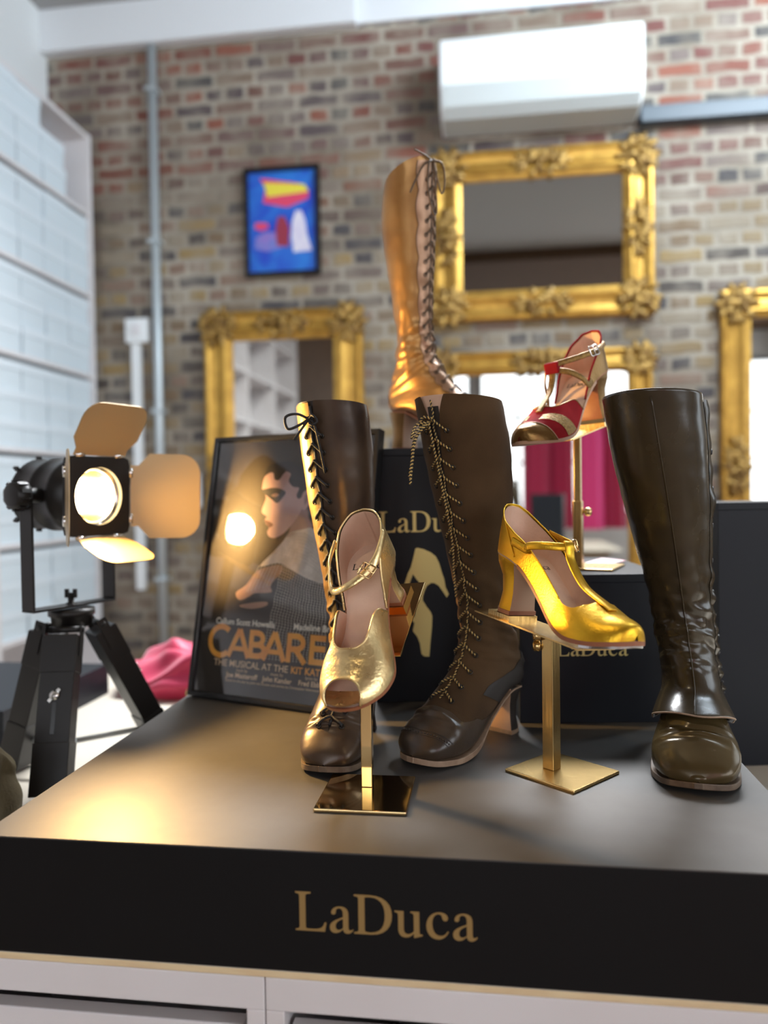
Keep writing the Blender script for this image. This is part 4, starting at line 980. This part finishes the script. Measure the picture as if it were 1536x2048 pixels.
c1 = [last(.255, PI - ph(.255, .021), .0016), last(.32, PI - ph(.32, .024), .0024), Vector((.074, -.0272, .0865)), Vector((.092, -.021, .090)), Vector((.109, -.005, .0915)), Vector((.107, .010, .092)), Vector((.088, .023, .093)), last(.24, ph(.24, .030), .003)]
n1 = [Vector((0, -1, .1)), Vector((.1, -1, .1)), Vector((.3, -1, .2)), Vector((.6, -.8, .3)), Vector((1, -.1, .4)), Vector((.8, .5, .4)), Vector((.4, .9, .3)), Vector((0, 1, .1))]
strap(c1, n1, .0095).build('ankle_strap', MT['gold_yellow'], sh)
c2 = [last(.735, PI / 2, .0020), last(.69, PI / 2, .0022), Vector((.143, 0, .0535)), Vector((.1165, .001, .077)), Vector((.1105, .001, .093)), Vector((.106, .001, .0970))]
n2 = [Vector((.5, 0, 1)), Vector((.6, 0, 1)), Vector((1, 0, .7)), Vector((1, 0, .6)), Vector((1, 0, .3)), Vector((.2, 0, 1))]
strap(c2, n2, .013).build('t_bar', MT['gold_yellow'], sh)
buckle(sh, Vector((.1035, .0145, .0925)), Vector((-.5, .8, 0)), Vector((.5, .8, .4)), .013, .012, 'brass_polished')
rim(sh, [last(.18 + .10 * i / 10, PI - ph(.18 + .1 * i / 10, .040 - .034 * (i / 10) ** 1.2), .0018) for i in range(11)][:], .0008, 'gold_yellow', 'seam')
insole_word(sh, .0075, .066, -.018)

# --- red and bronze shoe on the tall brass stand
M_r = pose((.179, 1.225, 1.463), rad(-128), rad(15), rad(2), 1.01)
sh = thing('cross_strap_shoe', 'dark red suede and bronze cross-strap heeled shoe on the tall brass stand', 'shoe', matrix=M_r)
shoe_base(sh, MT['heel_peach'], (MT['bronze_leather'], MT['tan_sole'], MT['dark_suede']))
top = lambda u: lin([(0, .058), (.08, .056), (.18, .044), (.28, .024), (.36, .008), (.40, .003)], u)
w_, edge = wall(top, 0, .40); w_.build('counter', MT['bronze_leather'], sh)
w_, _ = wall(lambda u: max(top(u) - .0008, .003), 0, .40, off=-.0007); w_.build('lining', MT['peach'], sh)
rim(sh, edge, .0015, 'red_suede')
ub = lambda p: .605 - .165 * sstep(.25, 1.3, abs(p - PI / 2))
surf(lambda i, j: last(ub(PI * j) + (.9995 - ub(PI * j)) * i, PI * j, .0012), 40, 40).build('vamp', MT['red_suede'], sh, weld=.0001)
surf(lambda i, j: last(ub(PI * j) + (.75 - ub(PI * j)) * i, PI * j, -.0006), 20, 40).build('vamp_lining', MT['peach'], sh)
rim(sh, [last(ub(PI * j / 40), PI * j / 40, .0012) for j in range(41)], .0009, 'bronze_leather')
cb = lambda p: .74 + .055 * math.sin(p) + .02 * math.sin(p) ** 6
tip(surf(lambda i, j: last(cb(PI * j) + (.9996 - cb(PI * j)) * i, PI * j, .0020), 24, 40), .0008).build('toe_cap', MT['bronze_leather'], sh, weld=.0001)
rim(sh, [last(cb(PI * j / 40), PI * j / 40, .0022) for j in range(41)], .0008, 'rose_gold')
for s in (0, 1):
    band = lambda i, j, s=s: (lambda p: last(.615 + .10 * (p / 1.35) ** 1.5 + .075 * (i - .5) * (1.25 - .5 * p / 1.35), p if s == 0 else PI - p, .0018))(.06 + 1.28 * j)
    surf(band, 6, 24).build('gold_band', MT['glitter_gold'], sh)
lp = Vector((.110, -.006, .094))
c2 = [last(.66, PI / 2, .002), last(.61, PI / 2, .0022), Vector((.136, -.002, .062)), Vector((.119, -.005, .078)), lp]
strap(c2, [Vector((.5, 0, 1)), Vector((.6, 0, 1)), Vector((1, 0, .6)), Vector((1, 0, .5)), Vector((1, 0, .3))], .010).build('t_bar', MT['glitter_gold'], sh)
c1 = [last(.11, ph(.11, .036), .003), Vector((.050, .0325, .104)), Vector((.084, .0235, .101)), lp + Vector((.002, .004, .004)), lp + Vector((-.002, -.012, .002)), Vector((.088, -.028, .092)), last(.26, PI - ph(.26, .020), .002)]
strap(c1, [Vector((0, 1, .2)), Vector((.2, 1, .3)), Vector((.5, .8, .4)), Vector((1, 0, .3)), Vector((.6, -.8, .3)), Vector((.2, -1, .2)), Vector((0, -1, 0))], .0085).build('ankle_strap', MT['glitter_gold'], sh)
c3 = [lp + Vector((0, .006, -.004)), Vector((.103, .017, .083)), Vector((.092, .027, .071)), Vector((.082, .0285, .060)), last(.33, ph(.33, .008), .002)]
strap(c3, [Vector((1, .3, .4)), Vector((.8, .7, .4)), Vector((.4, 1, .3)), Vector((0, 1, .1)), Vector((0, 1, 0))], .0085).build('cross_strap', MT['glitter_gold'], sh)
c4 = [lp + Vector((0, -.012, -.004)), Vector((.108, -.024, .072)), Vector((.100, -.029, .052)), last(.45, PI - .1, .002)]
strap(c4, [Vector((.6, -.8, .3)), Vector((.4, -1, .2)), Vector((.1, -1, .1)), Vector((0, -1, 0))], .007).build('cross_strap', MT['bronze_leather'], sh)
MB().box(-.0075, .0075, -.010, .010, -.008, .008, M=Matrix.Translation(lp) @ Matrix.Rotation(.3, 4, 'Z')).build('strap_loop', MT['red_suede'], sh, bevel=.002)
buckle(sh, Vector((.060, .0315, .1045)), Vector((-1, .3, .06)), Vector((.3, 1, .2)), .014, .015, 'chrome')
insole_word(sh, .0075, .066, -.018)

# ------------------------------------------------------------------ brass shoe stands
def stand(label, base_c, base_rot, bx, by, z0, post_xy, M, mat, post_w, plate, sleeve=None, block=True, knobs=(), plate_drop=.0068):
    t = thing('shoe_stand', label, 'shoe stand', (base_c[0], base_c[1], z0), 0)
    o = Vector((base_c[0], base_c[1], z0))
    MB().box(-bx / 2, bx / 2, -by / 2, by / 2, 0, .004, M=Matrix.Rotation(base_rot, 4, 'Z')).build('base_plate', MT[mat], t, bevel=.0012)
    x0, x1, y0, y1 = plate; zt = -plate_drop
    MB().box(x0, x1, y0, y1, zt - .0022, zt, M=Matrix.Translation(-o) @ M).build('shoe_plate', MT[mat], t, bevel=.0004)
    if block: MB().box(.004, .046, -.021, .021, zt, -.0005, M=Matrix.Translation(-o) @ M).build('heel_block', MT[mat], t)
    # height where the post meets the plate
    Mi = M.inverted(); pa = Mi @ Vector((*post_xy, 0)); pb_ = Mi @ Vector((*post_xy, 1)); k = (zt - .0022 - pa.z) / (pb_.z - pa.z); zz = k - z0 + .001
    px_, py_ = post_xy[0] - o.x, post_xy[1] - o.y; h = post_w / 2; R0 = Matrix.Translation((px_, py_, 0)) @ Matrix.Rotation(base_rot, 4, 'Z')
    if sleeve:
        MB().box(-h, h, -h, h, .004, sleeve, M=R0).build('post', MT[mat], t, bevel=.0008); MB().box(-h * .74, h * .74, -h * .74, h * .74, sleeve - .01, zz, M=R0).build('inner_post', MT[mat], t, bevel=.0006)
    else: MB().box(-h, h, -h, h, .004, zz, M=R0).build('post', MT[mat], t, bevel=.0008)
    for kz, d in knobs:
        Mk = Matrix.Translation((px_, py_, kz if kz > 0 else zz + kz)) @ Matrix.Rotation(d, 4, 'Z')
        MB().lathe([(h, .0), (h, .0022), (h + .004, .0022), (h + .004, .0058), (h + .006, .0066), (h + .011, .0066), (h + .013, .0052), (h + .013, .0)], Mk, 18).build('knob', MT[mat], t)
    return t
stand('polished brass stand with square base in front of the left boot', (-.139, .844), 0, .099, .104, ZP, (-.141, .862), M_s, 'brass_polished', .0125, (-.008, .125, -.030, .034))
stand('brushed brass stand holding the yellow gold T-strap shoe', (.0815, .934), rad(-41), .098, .092, ZP, (.070, .938), M_t, 'brass_brushed', .0155, (-.018, .172, -.026, .026), None, True, ((.150, rad(170)), (-.012, rad(185))))
stand('tall brass stand on the low black box, under the red shoe', (.150, 1.235), rad(-20), .095, .095, ZP + .2147, (.1345, 1.2205), M_r, 'brass_brushed', .0135, (.002, .125, -.015, .015), .105, True, ((.088, rad(10)),))

# ------------------------------------------------------------------ theatre lamp on its wooden tripod
HD = Vector((-.674, 1.172, 1.356)); LYAW = rad(-21)
tp = Vector((-.676, 1.176, ZC))
lamp = thing('tripod_spotlight', 'black theatre spotlight with barn doors on a short tripod, lamp lit', 'spotlight', tuple(tp))
ML = Matrix.Translation(HD - tp) @ Matrix.Rotation(LYAW, 4, 'Z') @ Matrix.Rotation(rad(2), 4, 'Y')
hs = MB().lathe([(-.088, 0), (-.088, .036), (-.078, .050), (-.070, .056), (-.066, .058), (-.060, .056), (-.03, .056), (-.026, .0585), (-.02, .0585), (-.016, .056), (.012, .056), (.016, .0585), (.024, .0585), (.028, .0555), (.062, .0555), (.062, .047), (-.03, .046), (-.05, .03), (-.05, 0)], ML, 40)
hs.build('lamp_housing', MT['lamp_black'], lamp)
MB().lathe([(-.096, 0), (-.096, .02), (-.088, .024)], ML, 20).build('rear_cap', MT['lamp_black'], lamp)
for k in range(8):
    a = 2 * PI * k / 8; MB().box(-.005, .005, -.002, .002, 0, .008, M=ML @ Matrix.Translation((-.072, 0, 0)) @ Matrix.Rotation(a, 4, 'X') @ Matrix.Translation((0, 0, .054))).build('vent_fin', MT['lamp_black'], lamp)
MB().lathe([(-.045, .004), (-.038, .022), (-.018, .036), (.010, .043), (.058, .0445)], ML, 36).build('reflector', MT['reflector'], lamp)
MB().lathe([(.050, .0445), (.052, .0405), (.060, .0405), (.063, .0445)], ML, 36).build('lens_ring', MT['chrome'], lamp)
gp = MB(); q = .062; n = 40; ri = .0455
outer = [Vector((0, max(-q, min(q, 1.35 * q * math.cos(2 * PI * k / n))), max(-q, min(q, 1.35 * q * math.sin(2 * PI * k / n))))) for k in range(n)]
inner = [Vector((0, ri * math.cos(2 * PI * k / n), ri * math.sin(2 * PI * k / n))) for k in range(n)]
rr = [[ML @ (p + Vector((dx, 0, 0))) for p in ring] for ring, dx in ((inner, .063), (outer, .063), (outer, .071), (inner, .071), (inner, .063))]
gp.loft(rr, True, smooth=False).build('gate_plate', MT['lamp_black'], lamp)
MB().ball(ML @ Vector((.030, 0, 0)), .0285, (1.15, 1, 1), 20).build('bulb', MT['bulb'], lamp)
def flap(axis, ang, w0, w1, L, hinge, name='barn_door'):
    """axis: outward direction in the lamp frame, ang: opening away from the lamp axis"""
    o_ = Vector(axis); s_ = Vector((1, 0, 0)).cross(o_); d_ = Vector((1, 0, 0)) * math.cos(ang) + o_ * math.sin(ang); base = Vector((.071, 0, 0)) + o_ * hinge
    out = [(-w0, 0), (-w0, .012), (-w1, .030)]
    cr_ = min(w1, L - .03) * .45
    for k in range(7): a = PI - PI / 2 * k / 6; out.append((-w1 + cr_ + cr_ * math.cos(a), L - cr_ + cr_ * math.sin(a)))
    for k in range(7): a = PI / 2 - PI / 2 * k / 6; out.append((w1 - cr_ + cr_ * math.cos(a), L - cr_ + cr_ * math.sin(a)))
    out += [(w1, .030), (w0, .012), (w0, 0)]
    nn = d_.cross(s_).normalized(); vs = [ML @ (base + s_ * a + d_ * b) for a, b in out] + [ML @ (base + s_ * a + d_ * b + nn * .0014) for a, b in out]; n = len(out)
    MB().add(vs, [tuple(range(n)), tuple(range(2 * n - 1, n - 1, -1))] + [(i, n + i, n + (i + 1) % n, (i + 1) % n) for i in range(n)]).build(name, MT['lamp_flap'], lamp)
    for e in (-.75, .75): MB().tube([ML @ (base + s_ * (w0 * e - .008)), ML @ (base + s_ * (w0 * e + .008))], .004, 8).build('hinge', MT['chrome'], lamp)
flap((0, 0, 1), rad(58), .050, .062, .092, .064)
flap((0, 1, 0), rad(50), .050, .070, .112, .064)
flap((0, -1, 0), rad(36), .050, .070, .095, .064)
flap((0, 0, -1), rad(24), .046, .052, .085, .064)
# yoke, knobs
yk = MB(); ya, zb_ = .078, -.176
bar = lambda M, a, b, c, d, e, f: yk.box(a, b, c, d, e, f, M=M)
MY = Matrix.Translation(HD - tp) @ Matrix.Rotation(LYAW, 4, 'Z')
bar(MY, -.014, .014, -ya - .002, -ya + .002, zb_, .012); bar(MY, -.014, .014, ya - .002, ya + .002, zb_, .012); bar(MY, -.014, .014, -ya - .002, ya + .002, zb_ - .004, zb_)
yk.build('yoke', MT['lamp_black'], lamp, bevel=.001)
for s in (-1, 1):
    Mk = MY @ Matrix.Rotation(s * PI / 2, 4, 'Z'); kn = MB().lathe([(.056, .012), (ya, .012), (ya + .003, .012), (ya + .003, .021), (ya + .010, .022), (ya + .024, .020), (ya + .026, .016), (ya + .026, 0)], Mk, 18)
    for k in range(10): a = 2 * PI * k / 10; kn.box(ya + .006, ya + .022, -.003, .003, .018, .0235, M=Mk @ Matrix.Rotation(a, 4, 'X'))
    kn.build('tilt_knob', MT['lamp_black'], lamp)
hub_z = HD.z - .176 - ZC - .012
wn_ = MB().lathe([(0, .0), (0, .008), (.004, .008), (.004, .005), (.020, .005), (.020, 0)], Matrix.Translation((HD.x - tp.x, HD.y - tp.y, hub_z + .010)) @ Matrix.Rotation(-PI / 2, 4, 'Y'), 14)
wn_.box(-.010, -.004, -.002, .002, .012, .026, M=Matrix.Translation((HD.x - tp.x, HD.y - tp.y, hub_z + .010))); wn_.box(.004, .010, -.002, .002, .012, .026, M=Matrix.Translation((HD.x - tp.x, HD.y - tp.y, hub_z + .010)))
wn_.build('wing_nut', MT['lamp_black'], lamp)
MB().lathe([(-.028, 0), (-.028, .030), (-.012, .032), (-.010, .036), (.0, .036), (.0, 0)], Matrix.Translation((0, 0, hub_z + .004)) @ Matrix.Rotation(-PI / 2, 4, 'Y'), 28).build('tripod_head', MT['lamp_black'], lamp)
feet = [Vector((-.646, 1.052, ZC)), Vector((-.790, 1.190, ZC)), Vector((-.570, 1.300, ZC))]
for k, ft in enumerate(feet):
    f_ = ft - tp; d2 = Vector((f_.x, f_.y, 0)).normalized(); topp = d2 * .040 + Vector((0, 0, hub_z - .022)); bot = Vector((f_.x, f_.y, 0)); ax = (topp - bot); Ln = ax.length
    zz_ = ax.normalized(); yy_ = Vector((-d2.y, d2.x, 0)); xx_ = yy_.cross(zz_)
    Mg = Matrix(((xx_.x, yy_.x, zz_.x, bot.x), (xx_.y, yy_.y, zz_.y, bot.y), (xx_.z, yy_.z, zz_.z, bot.z), (0, 0, 0, 1)))
    lg = MB().box(-.018, .018, -.025, .025, .085, Ln - .012, M=Mg); leg = lg.build('leg', MT['lamp_black'], lamp, bevel=.001)
    MB().box(-.0195, .0195, -.0265, .0265, .012, .088, M=Mg).build('foot_sleeve', MT['lamp_black'], leg, bevel=.001)
    MB().box(-.0192, .0192, -.0262, .0262, Ln - .070, Ln - .013, M=Mg).build('leg_cap', MT['lamp_black'], leg, bevel=.001)
    br = MB().box(-.008, .008, -.0285, -.0262, Ln - .045, Ln + .008, M=Mg).box(-.008, .008, .0262, .0285, Ln - .045, Ln + .008, M=Mg)
    br.tube([Mg @ Vector((0, -.030, Ln - .002)), Mg @ Vector((0, .030, Ln - .002))], .005, 10); br.build('hinge_bracket', MT['lamp_black'], leg)
    o_ = -1 if xx_.dot(d2) < 0 else 1
    MB().box(o_ * .0182 - .0006, o_ * .0182 + .0006, -.003, .003, .10, Ln - .115, M=Mg).build('slot', MT['black_gloss'], leg)
    wk = MB().lathe([(.018, 0), (.018, .007), (.024, .007), (.024, 0)], Mg @ Matrix.Translation((0, 0, Ln - .105)) @ Matrix.Rotation(0 if o_ > 0 else PI, 4, 'Z'), 14)
    wk.box(.019, .024, -.012, .012, -.0025, .0025, M=Mg @ Matrix.Translation((0, 0, Ln - .105)) @ Matrix.Rotation(0 if o_ > 0 else PI, 4, 'Z') @ Matrix.Rotation(.9, 4, 'X')); wk.build('wing_screw', MT['chrome'], leg)
cz_ = .055; hb = Vector((0, 0, cz_))
for k, ft in enumerate(feet):
    f_ = ft - tp; d2 = Vector((f_.x, f_.y, 0)).normalized(); e = Vector((f_.x, f_.y, 0)) * .80 + Vector((0, 0, .05)); MB().tube([hb, e], .0045, 6).build('spreader_bar', MT['ac_grey'], lamp)
# the lamp's own beam, from just in front of the lens
lpos = tp + ML @ Vector((.066, 0, 0)); ldir = (ML.to_3x3() @ Vector((1, 0, -.10)))
sl = spot('spotlight_beam', lpos, lpos + ldir, 34, (1, .58, .19), 150, .6, .03)
sl.parent = None

# ------------------------------------------------------------------ cloths
def pile(name, label, cat, loc, rx, ry, hgt, mat, seed, lump=1.6, rotz=0., pw=2.6):
    mb = MB(); n, m = 72, 26; rows = []
    for i in range(m + 1):
        f = i / m; r_ = []
        for k in range(n):
            a = 2 * PI * k / n; c, s = math.cos(a), math.sin(a); e = (abs(c) ** pw + abs(s) ** pw) ** (-1 / pw)
            q = math.sin(f * PI / 2) ** .55 if f < 1 else 1; z = hgt * math.cos(f * PI / 2) ** .7 if f < 1 else 0
            w = .10 * noise.noise(Vector((c * 2 + seed, s * 2, f * 3))) + .06 * math.sin(f * 16 + 2.5 * noise.noise(Vector((c * 1.5, s * 1.5 + seed, 0))))
            r_.append((rx * c * e * q * (1 + w), ry * s * e * q * (1 + w), max(0, z * (1 + lump * .5 * noise.noise(Vector((c * q * 2.2 + seed, s * q * 2.2, 3)))))))
        rows.append(r_)
    mb.loft(rows, True, False, True)
    o = mb.build(name, mat, None, weld=.0001); o.location = loc; o.rotation_euler = (0, 0, rotz)
    return tag(o, label, cat)
pile('cloth_bag', 'crumpled pink red satin bag on the counter behind the lamp', 'bag', (-.675, 1.755, ZC), .185, .135, .085, MT['pink_cloth'], 3, rotz=.1)
pile('scarf', 'small mustard cloth tucked under the pink red bag', 'scarf', (-.60, 1.575, ZC), .05, .035, .035, MT['yellow_cloth'], 8)
ob = pile('cloth_pouch', 'olive brown fabric pouch at the left edge beside the plinth', 'pouch', (-.700, .925, ZC), .066, .075, .135, MT['olive_cloth'], 5, lump=.5, pw=3.0)
